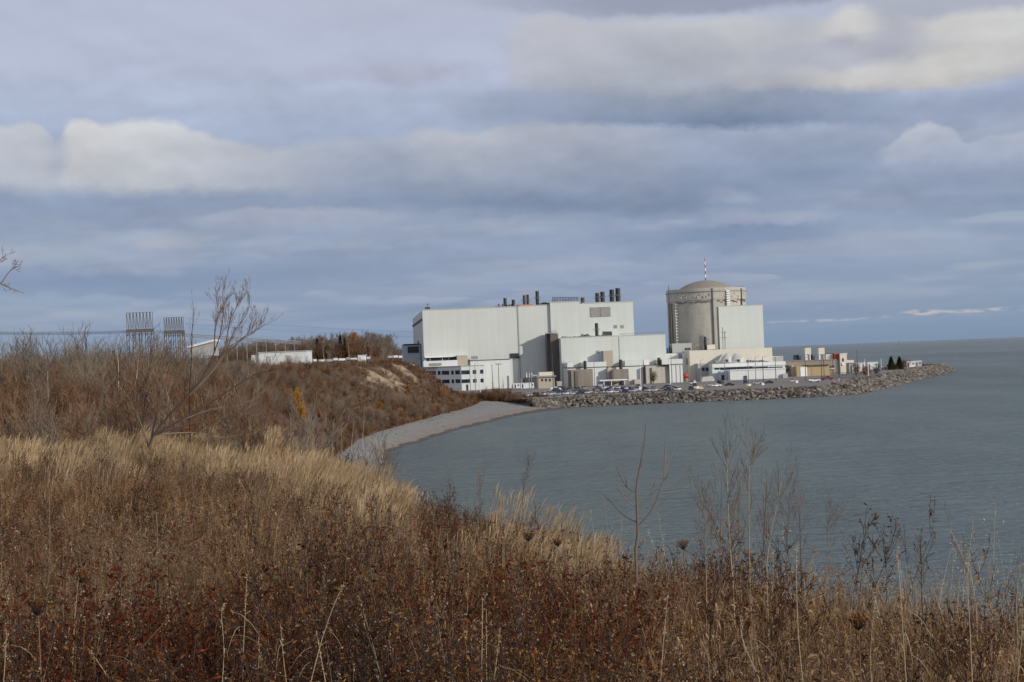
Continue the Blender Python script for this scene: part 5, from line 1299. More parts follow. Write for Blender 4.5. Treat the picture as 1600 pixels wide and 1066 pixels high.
def k_aster(seed):
    r = np.random.default_rng(seed); out = []
    for i in range(6): grow(r, (r.normal(0, .1), r.normal(0, .1), 0), (r.normal(0, .2), r.normal(0, .2), 1), r.uniform(.6, 1.0), .0035, 0, 2, (9, 4), out, .6, .08, .1, .6, (.2, .4), .0013)
    tips = np.array([q[0][-1] for q in out]); parts = [(*tube_np(out), 'bark_dark')]
    tt = tips[r.random(len(tips)) < .7]; parts.append(P_(leaves(r, tt, (.005, .012), (.1, .9), 0, .8), 'fluff'))
    P = np.concatenate([q[0][1:] for q in out]); parts.append(P_(leaves(r, P[r.random(len(P)) < .5], (.012, .035), (0, 1), .5, .35), 'forb'))
    return join('branched_aster', parts)
def k_curl(seed):
    """leaning stems hung with pale curled leaves"""
    r = np.random.default_rng(seed); parts = []; lines = []; LP = []
    for i in range(10):
        a = r.uniform(0, 6.28); d = unit(np.array([math.cos(a) * .35, math.sin(a) * .35, 1])); P = [np.array([.15 * math.cos(a), .15 * math.sin(a), 0])]; H = r.uniform(.5, 1.0)
        for s in range(5): d = unit(d + r.normal(0, .13, 3)); P.append(P[-1] + d * H / 5)
        P = np.array(P); lines.append((P, np.linspace(.003, .0014, 6), r.random())); t = r.uniform(.3, 1, 16) * 5; j = np.minimum(t.astype(int), 4); LP.append(P[j] + (P[j + 1] - P[j]) * (t - j)[:, None])
    parts.append((*tube_np(lines), 'twig')); LP = np.concatenate(LP); n = len(LP); a = r.uniform(0, 6.28, n); L = r.uniform(.03, .09, n)[:, None]; ss = np.linspace(0, 1, 5)[None, :]; dr = r.uniform(.3, 1.6, n)[:, None]
    C = LP[:, None, :] + np.stack([np.cos(a)[:, None] * L * ss * (1 - .4 * ss), np.sin(a)[:, None] * L * ss * (1 - .4 * ss), L * (.5 * ss - dr * ss ** 2)], -1)
    parts.append(P_(ribbons(C, r.uniform(.004, .011, n)[:, None] * np.array([[.5, 1, .9, .6, .1]]), np.stack([-np.sin(a), np.cos(a), r.normal(0, .5, n)], -1), r.random(n)), 'curl'))
    g, _ = blades(r, 60, (.2, .75), .26, .5, .0034, 5, (.04, 0), 2.0); parts.append(P_(g, 'brownb'))
    g, _ = blades(r, 20, (.3, .9), .22, .4, .003, 5, (.08, 0), 1.8); parts.append(P_(g, 'straw'))
    return join('curled_weed', parts)
def k_tall(seed):
    r = np.random.default_rng(seed); parts = []
    g, C = blades(r, 6, (.9, 1.35), .15, .14, .004, 6, (.06, 0), 1.6, (.3, 1)); parts.append(P_(g, 'stalk'))
    tops = np.repeat(C[:, -1], 12, 0) + r.normal(0, 1, (72, 3)) * [.008, .008, .05]; parts.append(P_(leaves(r, tops, (.008, .022), (0, 1), .5, .3), 'stalk'))
    g, _ = blades(r, 14, (.3, .8), .15, .4, .004, 5, (.05, 0), 2.0, (.3, 1)); parts.append(P_(g, 'stalk'))
    return join('tall_pale_grass', parts)
KM = [k_straw(1), k_straw(2), k_straw(3, (.7, 1.05)), k_tussock(4), k_tussock(5), k_tussock(6), k_forb(7), k_forb(8), k_forb(9, 'forb', 16, (.4, .8)),
      k_forb(10, 'redleaf', 15, (.5, .85), False, (.014, .034), 75, .4), k_forb(11, 'redleaf', 17, (.45, .8), False, (.012, .03), 75, .4), k_under(12), k_under(13), k_aster(14), k_aster(15), k_tall(16), k_tall(17), k_forb(18, 'orangeleaf', 9, (.4, .75), False, (.014, .035), 46, .4), k_curl(19), k_curl(20)]
r = np.random.default_rng(33); P, IDX, ROT, SCL = [], [], [], []
def sow(n, y0, y1):
    Y = np.sqrt(r.uniform(y0 ** 2, y1 ** 2, n)); x = r.uniform(-1, 1, n) * (.40 * Y + 2.5); C = cC(Y); t = C - x; ok = t > -1.6
    Y, x, t = Y[ok], x[ok], t[ok]; z = z_land(x, Y) - .03; n1 = fbm(x / 2.3, Y / 2.3, 51); n2 = fbm(x / 1.1 + 9, Y / 1.1, 61); n3 = fbm(x / 4.5, Y / 4.5, 71)
    gold = np.clip(sm(35, 45, Y + 11 * (n3 - .5) + 6 * (n1 - .5) + 5 * ((x / Y > -.155) & (Y > 30))), 0, .94)
    gold = np.maximum(gold, .33 * sm(14.5, 17, Y) * sm(2.6, .8, t - 2 * (n1 - .5)) * (Y < 25) * (x < 1.6))
    px = 800 + x / Y * 2500
    gold = gold * np.where((px > 612) & (px < 745), .12, 1) * np.where((px > 985), .1, 1)
    red = sm(1.25, .5, np.hypot((x + 1.95) / .95, (Y - 9.3) / 2.0) + (n2 - .5)) + .5 * sm(1.1, .5, np.hypot((x + 9.5) / 1.6, (Y - 24) / 3) + (n2 - .5)) + .22 * sm(.62, .75, n1)
    green = sm(.52, .66, n3)
    n4 = fbm(x / .8 + 3, Y / .8, 81); n5 = fbm(x / 1.6, Y / 1.6 + 7, 83)
    PN = [np.exp(7.5 * (fbm(x / 1.5 + 31 * q, Y / 2.6 - 17 * q, 200 + q, 3) - .5) * 2 * .8) for q in range(7)]
    fam = np.array([0, 0, 0, 1, 1, 1, 2, 2, 2, 3, 3, 4, 4, 5, 5, 0, 0, 3, 6, 6])
    for i in range(len(x)):
        if n4[i] < .40 and r.random() < .8: continue
        g = r.random()
        if g < gold[i]: k = r.choice([0, 1, 2, 3], p=[.36, .32, .22, .10])
        elif r.random() < red[i]: k = r.choice([9, 10, 17], p=[.46, .46, .08])
        else:
            w = np.array([.08, .06, .15, 3, 3, 3, 2.6, 2.6, 2.4, .7, .6, 1.1 + 5 * green[i], 1.1 + 5 * green[i], 1.7, 1.7, .35, .35, 2.4, 3.2, 3.2])
            w[:3] *= (1 + 7 * sm(20, 32, Y[i])) * (.1 if px[i] > 605 or Y[i] < 20 else 1)
            if Y[i] < 8: w[:3] = 0; w[15] = w[16] = .08
            if n2[i] > .62: w[6:9] *= 2.2
            if n2[i] < .4: w[3:6] *= 1.8
            w = w * np.array([PN[q][i] for q in fam]); k = r.choice(20, p=w / w.sum())
        s = r.uniform(.65, 1.15) * (.8 + .5 * n5[i]); if_ = 0
        pxi = 800 + x[i] / Y[i] * 2500
        if Y[i] < 26 and k < 3: s *= .62 + .25 * float(sm(975, 800, pxi))
        if 410 < pxi < 612 and Y[i] > 31 and k < 3: s *= 1.12
        elif t[i] < 2.6 and Y[i] < 24: s *= 1.13
        if t[i] < 2.5 and 1080 < pxi < 1330 and k in (13, 14): s *= 1.08
        P.append((x[i], Y[i], z[i])); IDX.append(k); ROT.append((r.normal(0, .07), r.normal(0, .07), r.uniform(-.7, .7) if k < 3 else r.uniform(0, 6.28))); SCL.append((s * r.uniform(.9, 1.3), s * r.uniform(.9, 1.3), s * r.uniform(.85, 1.15) * (.62 if Y[i] < 6.6 else .85 if Y[i] < 8 else 1) * (1.15 if k in (9, 10) else 1)))
sow(2300, 2.6, 10); sow(3600, 10, 20); sow(6000, 20, 46); sow(1900, 46, 62)
scatter('meadow_grass', 'dry autumn meadow of golden grass, brown weeds and dark red leaves', 'meadow', P, IDX, ROT, SCL, KM)

# --- thicket kinds (bare shrubs of the bluff)
def k_shrub(seed, mat='twig', h=3.0, stems=7, kids=(7, 5), leaf=None, nl=0, spread=.6, lean=.28, rad=.022, mn=.008):
    r = np.random.default_rng(seed); out = []
    for i in range(stems): grow(r, (r.normal(0, .25), r.normal(0, .25), -.1), (r.normal(0, lean), r.normal(0, lean), 1), h * r.uniform(.6, 1.0), rad, 0, 2, kids, out, spread, .06, .1, .65, (.3, .55), mn)
    parts = [(*tube_np(out), mat)]
    if leaf:
        pts_ = np.concatenate([q[0][1:] for q in out if len(q[0]) <= 5]); k = r.integers(0, len(pts_), nl); parts.append(P_(leaves(r, pts_[k] + r.normal(0, .06, (nl, 3)), (.06, .16), (0, 1), .3, .6), leaf))
    return join('bare_shrub', parts)
KT = [k_shrub(1), k_shrub(2, 'twig', 3.4, 6), k_shrub(3, 'bark_red', 2.4, 9, (6, 4)), k_shrub(4, 'bark', 3.8, 5, (8, 5)), k_shrub(5, 'twig', 2.2, 8, (6, 4), 'rust', 260), k_shrub(6, 'bark_red', 2.0, 9, (6, 4), 'rust', 420), k_shrub(7, 'bark_dark', 2.6, 7, (7, 5)),
      k_shrub(8, 'bark', 4.8, 3, (10, 5), None, 0, .5, .12, .035)]
def k_tuft(seed, mats):
    r = np.random.default_rng(seed); parts = []
    for m in mats: g, _ = blades(r, 110, (.4, 1.2), .8, .4, .03, 3, (.05, 0), 1.8); parts.append(P_(g, m))
    return join('rough_grass', parts)
KT += [k_tuft(21, ('brownb', 'forb')), k_tuft(22, ('straw', 'brownb'))]
r = np.random.default_rng(44); P, IDX, ROT, SCL = [], [], [], []
GLADES = [hit(*q)[:2] for q in ((465, 668), (497, 664), (520, 688), (635, 617), (590, 640))]
def plant_zone(x, Y, w_fn, size):
    ok = (sand(x, Y) < .15)
    for gx, gy in GLADES: ok &= ~((np.abs(x - gx) < 2.6) & (Y < gy + 2) & (Y > gy - 22))
    x, Y = x[ok], Y[ok]; z = z_land(x, Y); n1 = fbm(x / 14, Y / 22, 91); n2 = fbm(x / 6 + 4, Y / 10, 95)
    for i in range(len(x)):
        w = w_fn(n1[i], n2[i], x[i], Y[i]); k = r.choice(10, p=w / w.sum()); s = size(x[i], Y[i]) * r.uniform(.7, 1.25)
        P.append((x[i], Y[i], z[i])); IDX.append(k); ROT.append((r.normal(0, .08), r.normal(0, .08), r.uniform(0, 6.28))); SCL.append((s, s, s))
def w_hill(n1, n2, x, Y):
    w = np.array([2.0, 1.8, 1.8, 1.0, .9, 1.0, .8, .5, 1.8, .6])
    if n1 > .56: w[[2, 5]] *= 3.2
    if n2 > .58: w[[4, 5]] *= 3.0
    if n1 < .42: w[[3, 6]] *= 2.2
    if Y > 560 and (x - cC(Y)) > 12: w[[4, 5]] *= 2.6
    return w
def on_slope(n, y0, y1): Y = r.uniform(y0, y1, n); s = r.uniform(-.02, .97, n); return cC(Y) + (cF(Y) - cC(Y)) * s, Y
def on_top(n, y0, y1, wid): Y = r.uniform(y0, y1, n); return cC(Y) - wid * r.random(n) ** 1.3, Y
sz_slope = lambda x, Y: .62 + .28 * (fbm(x / 20, Y / 20, 3) > .5) if Y < 560 else .62
plant_zone(*on_slope(3600, 150, 420), w_hill, sz_slope); plant_zone(*on_slope(4200, 420, 684), w_hill, sz_slope)
plant_zone(*on_top(2400, 200, 690, 45), w_hill, lambda x, Y: .5 if Y > 420 else .75)
plant_zone(*on_top(1300, 300, 640, 130), w_hill, lambda x, Y: .55 if Y > 420 else 1.0)
Yq = np.sqrt(r.uniform(50 ** 2, 300 ** 2, 4200)); xq = r.uniform(-.46, .06, 4200) * Yq; ok = xq < cC(Yq) + 6
plant_zone(xq[ok], Yq[ok], lambda a, b, x, Y: w_hill(a, b, x, Y) * np.array([1.2, 1.2, 1.1, 1, .8, 1, 1, 1.6, 1.2, 2.5]), lambda x, Y: float(np.interp(Y, [50, 75, 130, 300], [.62, .85, 1.2, 1.6])))
n = 520; Yq = r.uniform(670, 684, n); xq = r.uniform(-26, 14, n)
for i in range(n):
    if xq[i] > 2 and Yq[i] < 676: continue
    P.append((xq[i], Yq[i], 2.8 + (Yq[i] - 664) * .06)); IDX.append(r.choice([0, 1, 2, 4, 5, 6], p=[.2, .15, .2, .15, .15, .15])); s = r.uniform(.9, 1.7) * (1 if xq[i] < -2 else .62 if xq[i] < 5 else .45); ROT.append((0, 0, r.uniform(0, 6.28))); SCL.append((s, s, s))
for i in range(130):                           # brush along the end wall of the yard
    u = r.random(); P.append((-9 + 17 * u + r.normal(-.6, .6), 683 - 31 * u + r.normal(-1.2, .6), 2.7)); IDX.append(r.choice([0, 1, 2, 5, 6])); s = r.uniform(.5, .95); ROT.append((0, 0, r.uniform(0, 6.28))); SCL.append((s, s, s))
scatter('brush_thicket', 'dense leafless brown brush covering the bluff and plateau', 'brush', P, IDX, ROT, SCL, KT)

# --- far wood behind the plateau
def k_tree(seed, mat='bark', h=13.0, leaf=None, nl=0):
    r = np.random.default_rng(seed); out = []
    grow(r, (0, 0, -.3), (0, 0, 1), h, .22, 0, 3, (11, 7, 4), out, .7, .06, .06, .8, (.32, .5), .035)
    parts = [(*tube_np(out), mat)]
    if leaf:
        q = np.concatenate([a[0][1:] for a in out if len(a[0]) <= 4]); k = r.integers(0, len(q), nl); parts.append(P_(leaves(r, q[k] + r.normal(0, .3, (nl, 3)), (.3, .6), (0, 1), .2, .7), leaf))
    return join('far_tree', parts)
KF = [k_tree(1), k_tree(2, 'twig', 12), k_tree(3, 'bark', 15), k_tree(4, 'bark_red', 10)]
r = np.random.default_rng(55); n = 1100; px = r.uniform(330, 690, n); Yq = r.uniform(1130, 1420, n); xq = (px - 800) / 2500 * Yq; zq = z_land(xq, Yq)
sc_ = np.interp(px, [330, 420, 480, 600, 650, 690], [.7, 1.0, 1.05, 1.15, .95, .75]) * r.uniform(.7, 1.15, n)
scatter('far_wood', 'grey brown leafless wood on the skyline left of the hall', 'wood', np.stack([xq, Yq, zq], -1), r.integers(0, 4, n), np.stack([0 * xq, 0 * xq, r.uniform(0, 6.28, n)], -1), np.stack([sc_ * 1.1, sc_ * 1.1, sc_], -1), KF)

# --- trees and shrubs one can tell apart
def plant_thing(name, label, cat, loc, stem_lines, mat, extra=None, group=None, sides=5, part='trunk'):
    root = thing(name, label, cat, loc, 0, group)
    V, F, T = tube_np(stem_lines, sides); link(part, np_mesh(part, V, F, M[mat], T, True), None, root)
    if extra:
        for nm, (V, F, T), m in extra: link(nm, np_mesh(nm, V, F, M[m], T), None, root)
    return root
def traced(limbs, Y, jit, seed, base_z=None):
    """limbs: photo traces [(px,py)...] with base and tip radius; each gets its own depth drift"""
    rr_ = np.random.default_rng(seed); out = []; dep = {}
    for L, r0, r1 in limbs:
        k0 = L[0]; y0 = dep.get(k0, Y); slope = rr_.uniform(-jit, jit); P = []; n = len(L); dist = 0
        for i, q in enumerate(L):
            if i: dist += math.hypot(q[0] - L[i - 1][0], q[1] - L[i - 1][1]) / 2500 * Y
            yy = y0 + slope * dist; P.append(np.array(at(q[0], q[1], yy))); dep.setdefault(q, yy)
        # smooth the trace
        Q = [P[0]]
        for i in range(n - 1):
            for f in (.33, .66, 1): 
                a = P[max(i - 1, 0)]; b = P[i]; c = P[i + 1]; d = P[min(i + 2, n - 1)]
                Q.append(.5 * (2 * b + (c - a) * f + (2 * a - 5 * b + 4 * c - d) * f * f + (3 * b - a - 3 * c + d) * f ** 3))
        out.append((np.array(Q), np.linspace(r0, r1, len(Q)), rr_.random()))
    return out
def twigs_on(lines, seed, per, L, rad, kids=(3,), depth=1, spread=.7, up=.1, mn=.003, lo=.25):
    rr_ = np.random.default_rng(seed); out = []
    for P, R_, _ in lines:
        for _k in range(per):
            t = rr_.uniform(lo, .98) * (len(P) - 1); i = min(int(t), len(P) - 2); q = P[i] + (P[i + 1] - P[i]) * (t - i); d = unit(P[i + 1] - P[i]); s = rr_.normal(size=3); s = unit(s - d * (s @ d))
            grow(rr_, q, d + s * spread, L * rr_.uniform(.5, 1.2), min(rad, R_[i] * .7), 0, depth, kids, out, spread, up, .1, .6, (.35, .6), mn)
    return out
def shift(lines, o): return [(P - np.array(o), R_, t) for P, R_, t in lines]
# the bare leaning tree at the edge of the grass
YT = 42
limbs = [([(233, 700), (240, 680), (262, 652), (290, 622), (318, 588), (335, 550), (346, 515), (349, 480), (346, 462)], .048, .005), ([(290, 622), (322, 592), (350, 555), (365, 520), (385, 492), (391, 468)], .034, .005),
         ([(240, 680), (275, 660), (325, 632), (370, 602), (402, 584), (432, 578)], .048, .005), ([(240, 680), (292, 664), (340, 656), (372, 648), (404, 652)], .034, .005), ([(262, 652), (300, 612), (348, 560), (380, 528), (412, 508)], .034, .005),
         ([(233, 700), (241, 665), (247, 630), (246, 590), (252, 560)], .034, .005), ([(233, 700), (222, 668), (208, 636), (190, 604)], .035, .005), ([(240, 680), (300, 676), (345, 684), (380, 678)], .035, .005),
         ([(318, 588), (338, 568), (362, 540), (398, 520)], .03, .005), ([(335, 550), (336, 515), (341, 490), (338, 470)], .028, .005), ([(350, 555), (356, 520), (360, 500), (370, 478)], .026, .005), ([(262, 652), (270, 610), (284, 580), (292, 552)], .03, .005), ([(275, 660), (330, 640), (380, 632), (420, 604)], .03, .005)]
limbs = [(l, a * .8, b * .85) for l, a, b in limbs]; L1 = traced(limbs, YT, .45, 3); o = L1[0][0][0].copy(); o[2] = zl(o[0], o[1]); L1[0][0][0] = o - [0, 0, .15]
tw = twigs_on(L1, 5, 17, .55, .004, (4, 3), 2, .42, .13, .0026)
plant_thing('leaning_tree', 'large bare multi-stemmed tree leaning right at the far edge of the golden grass', 'tree', tuple(o), shift(L1, o), 'bark', [('twigs', tube_np(shift(tw, o), 3), 'twig')], None, 6)
Ls = traced([([(297, 690), (296, 620), (299, 560), (300, 520), (303, 492), (301, 472)], .018, .004)], 48, .02, 9); o = Ls[0][0][0].copy(); o[2] = zl(o[0], o[1]); Ls[0][0][0] = o - [0, 0, .2]
plant_thing('bare_sapling', 'thin upright bare stem left of the leaning tree tips', 'sapling', tuple(o), shift(Ls, o), 'bark_dark', [('twigs', tube_np(shift(twigs_on(Ls, 4, 9, .5, .008, (2,), 1, .45, .2), o), 3), 'twig')])
# branch of the tree standing just outside on the left
tl = [([(-190, 760), (-185, 640), (-170, 540), (-150, 470)], .22, .14), ([(-150, 470), (-90, 450), (-50, 436), (-12, 434), (2, 443), (18, 451), (38, 458)], .05, .004), ([(-150, 470), (-120, 400), (-80, 360), (-36, 380), (-8, 398)], .05, .005),
      ([(2, 443), (12, 428), (20, 420), (32, 415)], .012, .003), ([(-150, 470), (-200, 380), (-230, 300)], .12, .03), ([(-50, 436), (-22, 420), (-4, 412), (6, 400)], .02, .004)]
L1 = traced(tl, 34, .15, 8); o = L1[0][0][0].copy(); o[2] = zl(o[0], o[1]); L1[0][0][0] = o - [0, 0, .2]
plant_thing('overhanging_tree', 'bare tree reaching its thin branches in at the left edge of the sky', 'tree', tuple(o), shift(L1, o), 'bark', [('twigs', tube_np(shift(twigs_on(L1[1:], 15, 6, .26, .004, (3, 2), 2, .6, .05, .003, .45), o), 3), 'bark_pale')], None, 6)
# sapling with upswept arms over the water
sp = [([(992, 862), (996, 840), (996, 816), (995, 792), (994.5, 760), (999, 735), (1003, 712), (1007, 690), (1009, 662)], .017, .004), ([(996, 816), (984, 811), (969, 800), (958, 788), (952, 780)], .009, .004), ([(995, 792), (985, 787), (974, 775), (967, 756)], .007, .003), ([(994.5, 770), (980, 762), (971, 748), (963, 730)], .007, .003),
      ([(995, 793), (1010, 782), (1020, 765), (1028, 739)], .009, .004), ([(997, 822), (1012, 806), (1024, 786), (1031, 765), (1038, 746)], .011, .005), ([(1038, 746), (1038.5, 725), (1040, 690)], .0075, .006), ([(1031, 765), (1046, 765), (1062, 755), (1076, 734), (1091, 709)], .008, .003), ([(1038, 746), (1046, 722), (1057, 697)], .004, .0015), ([(1031, 790), (1046, 776), (1066, 768)], .003, .0015), ([(999, 735), (994, 728)], .004, .003)]
sp = [(l, a * .9, b * .95) for l, a, b in sp]; L1 = traced(sp, 16, .3, 2); o = L1[0][0][0].copy(); o[2] = zl(o[0], o[1]); L1[0][0][0] = o - [0, 0, .1]
plant_thing('bare_sapling', 'small bare sapling with upswept arms standing against the water', 'sapling', tuple(o), shift(L1, o), 'bark', [('twigs', tube_np(shift(twigs_on(L1[:6], 6, 2, .12, .003, (1,), 1, .6, .1, .0015), o), 3), 'twig')])
# tall weeds at the cliff edge on the right
def weed(label, trace, r0, Y, seed, per=16, Lt=.24, mat='stalk', leafm='forb'):
    L1 = traced([(trace, r0 * .6, .002)], Y, .05, seed); o = L1[0][0][0].copy(); o[2] = min(zl(o[0], o[1]), o[2]); L1[0][0][0] = o - [0, 0, .05]
    tw = twigs_on(L1, seed + 1, int(per * .8), Lt * 1.25, .0022, (4,), 1, .62, .15, .0009, .25); rr_ = np.random.default_rng(seed); tips = np.concatenate([q[0][-2:] for q in tw])
    plant_thing('tall_weed', label, 'weed', tuple(o), shift(L1, o), mat, [('branches', tube_np(shift(tw, o), 3), 'twig'), ('seed_heads', leaves(rr_, tips[::2] - o, (.006, .014), (0, 1), .2, .5), leafm)])
weed('tall pale weed with wispy branches at the cliff edge, left of the pair', [(1146, 915), (1142, 870), (1138, 800), (1136, 740), (1139, 700)], .009, 12.5, 31, 22)
weed('tallest pale weed of the cliff edge with branching top over the water', [(1172, 925), (1171, 860), (1170, 790), (1171, 730), (1179, 694)], .009, 12.2, 32, 24)
for k, (px, yt, d, lab) in enumerate(((1104, 790, -6, 'fine wispy weed well left of the tall pale weeds'), (1124, 742, 4, 'fine wispy weed touching the left tall pale weed'), (1157, 738, -5, 'fine wispy weed between the two tall pale weeds'), (1190, 752, 8, 'fine wispy weed just right of the tallest pale weed'),
        (1228, 770, 6, 'fine wispy weed right of the leaning dry weed'), (1252, 800, -4, 'short wispy weed farther right of the leaning dry weed'), (1290, 812, 8, 'short wispy weed midway along the right cliff edge'))):
    weed(lab, [(px, 915), (px + d * .3, 860), (px + d * .6, 815), (px + d, yt)], .005, 12.6 + .1 * k, 50 + 2 * k, 18, .22, 'twig')
weed('leaning dry weed right of the tall pale weeds', [(1196, 900), (1203, 840), (1213, 795), (1222, 745)], .008, 12.4, 33, 16)
weed('thin dark weed between the sapling and the tall pale weeds', [(1118, 900), (1112, 850), (1108, 810), (1102, 770)], .005, 13, 34, 14, .2, 'twig')
weed('brown bushy weed with clustered seeds against the water near the middle', [(750, 830), (750, 790), (750, 765), (750, 742)], .006, 25, 35, 26, .2, 'bark_dark')
weed('dark clustered weed standing alone over the water at the right', [(1441, 950), (1440, 910), (1439, 875), (1437, 852)], .006, 12, 36, 20, .1, 'bark_dark')
weed('arching weed with sparse dry leaves at the right cliff edge', [(1527, 960), (1518, 905), (1500, 860), (1484, 826)], .005, 11.6, 37, 8, .16)
weed('straight thin weed at the far right of the cliff edge', [(1590, 990), (1588, 940), (1592, 900), (1599, 878)], .005, 11, 38, 8, .14)
weed('reddish stem weed left of the golden clump over the water', [(705, 800), (704, 775), (702, 755), (703, 748)], .006, 26, 39, 12, .16, 'bark_red')
weed('dark dry weed at the crest of the golden clump', [(816, 790), (818, 765), (822, 745), (826, 722)], .006, 19, 40, 18, .12, 'bark_dark')
# flat seed cups of wild carrot
def cup(label, px, py, Y, h, size):
    A = at(px, py, Y); rr_ = np.random.default_rng(int(px)); g = zl(A.x, A.y); root = thing('seed_cup', label, 'seed head', (A.x, A.y, g)); top = np.array([0, 0, A.z - g])
    L1 = [(np.array([[.02, 0, 0], [.0, .01, top[2] * .5], top]), np.array([.004, .0035, .003]), .3)]; rays = []; E = []
    for k in range(26):
        a = k * 2.4; q = size * (.35 + .65 * (k / 26)); e = top + [q * math.cos(a), q * math.sin(a), size * 1.25 - .25 * size * (k / 26 < .4)]; m = top + [q * .8 * math.cos(a), q * .8 * math.sin(a), size * .55]; rays.append((np.array([top, m, e]), np.array([.0022, .002, .0016]), rr_.random())); E.append(e)
    E = np.repeat(np.array(E), 5, 0) + rr_.normal(0, size * .14, (130, 3))
    link('stem', np_mesh('stem', *tube_np(L1, 5)[:2], M['twig'], tube_np(L1, 5)[2]), None, root); V, F, T = tube_np(rays, 3); link('cup', np_mesh('cup', V, F, M['bark_dark'], T), None, root)
    V, F, T = leaves(rr_, E, (.006, .014), (0, 1), 0, .8); link('seeds', np_mesh('seeds', V, F, M['forb'], T), None, root)
cup('dark seed cup standing against the water between sapling and tall weeds', 1068, 859, 14, .9, .055); cup('brown seed cup below the golden clump at the centre', 826, 846, 13, .9, .05); cup('brown seed cup right of another below the golden clump', 872, 854, 12.5, .9, .04)
cup('large pale seed cup low at the right in the meadow', 1342, 985, 6.5, .9, .04); cup('dark seed cup in the brown weeds at the lower left', 60, 962, 8, .9, .05); cup('dark seed cup left of the dark red shrubs', 128, 912, 9.5, .9, .05)
# tall pale stalks standing out near the camera
for k, (tr, lab) in enumerate((
    ([(378, 1090), (380, 1020), (383, 960), (386, 896)], 'tall straight pale stalk right of the dark red shrubs'), ([(345, 1090), (350, 1020), (346, 960), (350, 942)], 'pale stalk at the right edge of the dark red shrubs'), ([(4, 1090), (8, 1030), (10, 985)], 'pale stalk at the lower left corner'),
    ([(420, 1090), (408, 1040), (404, 1000)], 'short pale stalk crossing at the bottom left of centre'), ([(450, 1090), (443, 1030), (438, 975)], 'bent pale stalk in the lower left of the middle'), ([(482, 1080), (500, 1010), (520, 950), (537, 912)], 'long pale stalk leaning right with a drooping tip'),
    ([(512, 1085), (502, 1030), (494, 985)], 'pale stalk crossing the long leaning one'), ([(752, 1090), (753, 1020), (754, 935)], 'thick straight pale stalk, left of two at the bottom centre'), ([(761, 1090), (760, 1020), (760, 952)], 'thick straight pale stalk, right of two at the bottom centre'),
    ([(769, 1085), (776, 1030), (782, 980)], 'slanting stalk right of the two thick straight ones'), ([(1031, 1085), (1036, 1010), (1044, 925)], 'slender pale stalk leaning right below the sapling'), ([(1186, 1060), (1160, 1000), (1158, 960)], 'curved pale stalk below the tall weeds'),
    ([(1256, 1080), (1248, 1000), (1244, 900), (1245, 852)], 'long thin pale stalk crossing the right cliff edge'), ([(1417, 1085), (1411, 990), (1405, 900), (1401, 862)], 'tall pale stalk rising over the water right of centre'), ([(1520, 1085), (1516, 990), (1512, 900), (1521, 815)], 'tallest pale grass stalk over the water at the right'),
    ([(1363, 1080), (1360, 1020), (1368, 930)], 'pale stalk beside the large pale seed cup'), ([(1590, 1060), (1596, 1000), (1598, 950)], 'pale stalk at the right edge of the picture'), ([(170, 1060), (150, 1030), (138, 1015)], 'short bent stalk left of the dark red shrubs'),
    ([(70, 980), (74, 930), (78, 850), (77, 770)], 'tall thin stalk in the left meadow'), ([(428, 870), (436, 810), (456, 775), (475, 752)], 'arching pale stalk in the middle meadow'), ([(245, 880), (246, 830), (244, 800)], 'thin white stalk above the dark red shrubs'))):
    Y = 7.5 if tr[0][1] > 1050 else 15; L1 = traced([(tr, .0042, .0022)], Y, .05, 60 + k); o = L1[0][0][0].copy(); g = zl(o[0], o[1]); L1[0] = (np.concatenate([[[o[0], o[1], g - .05]], L1[0][0]]) if o[2] > g else L1[0][0], np.linspace(.0026, .0011, len(L1[0][0]) + (o[2] > g)), .6)
    rr_ = np.random.default_rng(k); P0 = L1[0][0]; tip = P0[-1]; dn = P0[-4] - tip
    hd = tip + rr_.random((44, 1)) * dn * .9 + rr_.normal(0, .0035, (44, 3))
    t = rr_.uniform(.3, .8, 5) * (len(P0) - 1); lf = P0[t.astype(int)]; o = np.array([o[0], o[1], g]); a = rr_.uniform(0, 6.28, 5); l = rr_.uniform(.12, .28, 5); ss = np.linspace(0, 1, 5)
    C = lf[:, None, :] + np.stack([np.cos(a)[:, None] * l[:, None] * ss, np.sin(a)[:, None] * l[:, None] * ss, l[:, None] * (.5 * ss - .9 * ss ** 2)], -1)
    plant_thing('dry_stalk', lab, 'stalk', tuple(o), shift(L1, o), 'stalk', [('seed_head', leaves(rr_, hd - o, (.006, .016), (0, 1), .1, .3), 'stalk'), ('leaf', ribbons(C - o, np.tile(np.array([.004, .005, .004, .0025, .001]), (5, 1)), np.stack([-np.sin(a), np.cos(a), 0 * a], -1), rr_.random(5)), 'straw')], 'single pale stalks in the meadow', 5, 'stem')
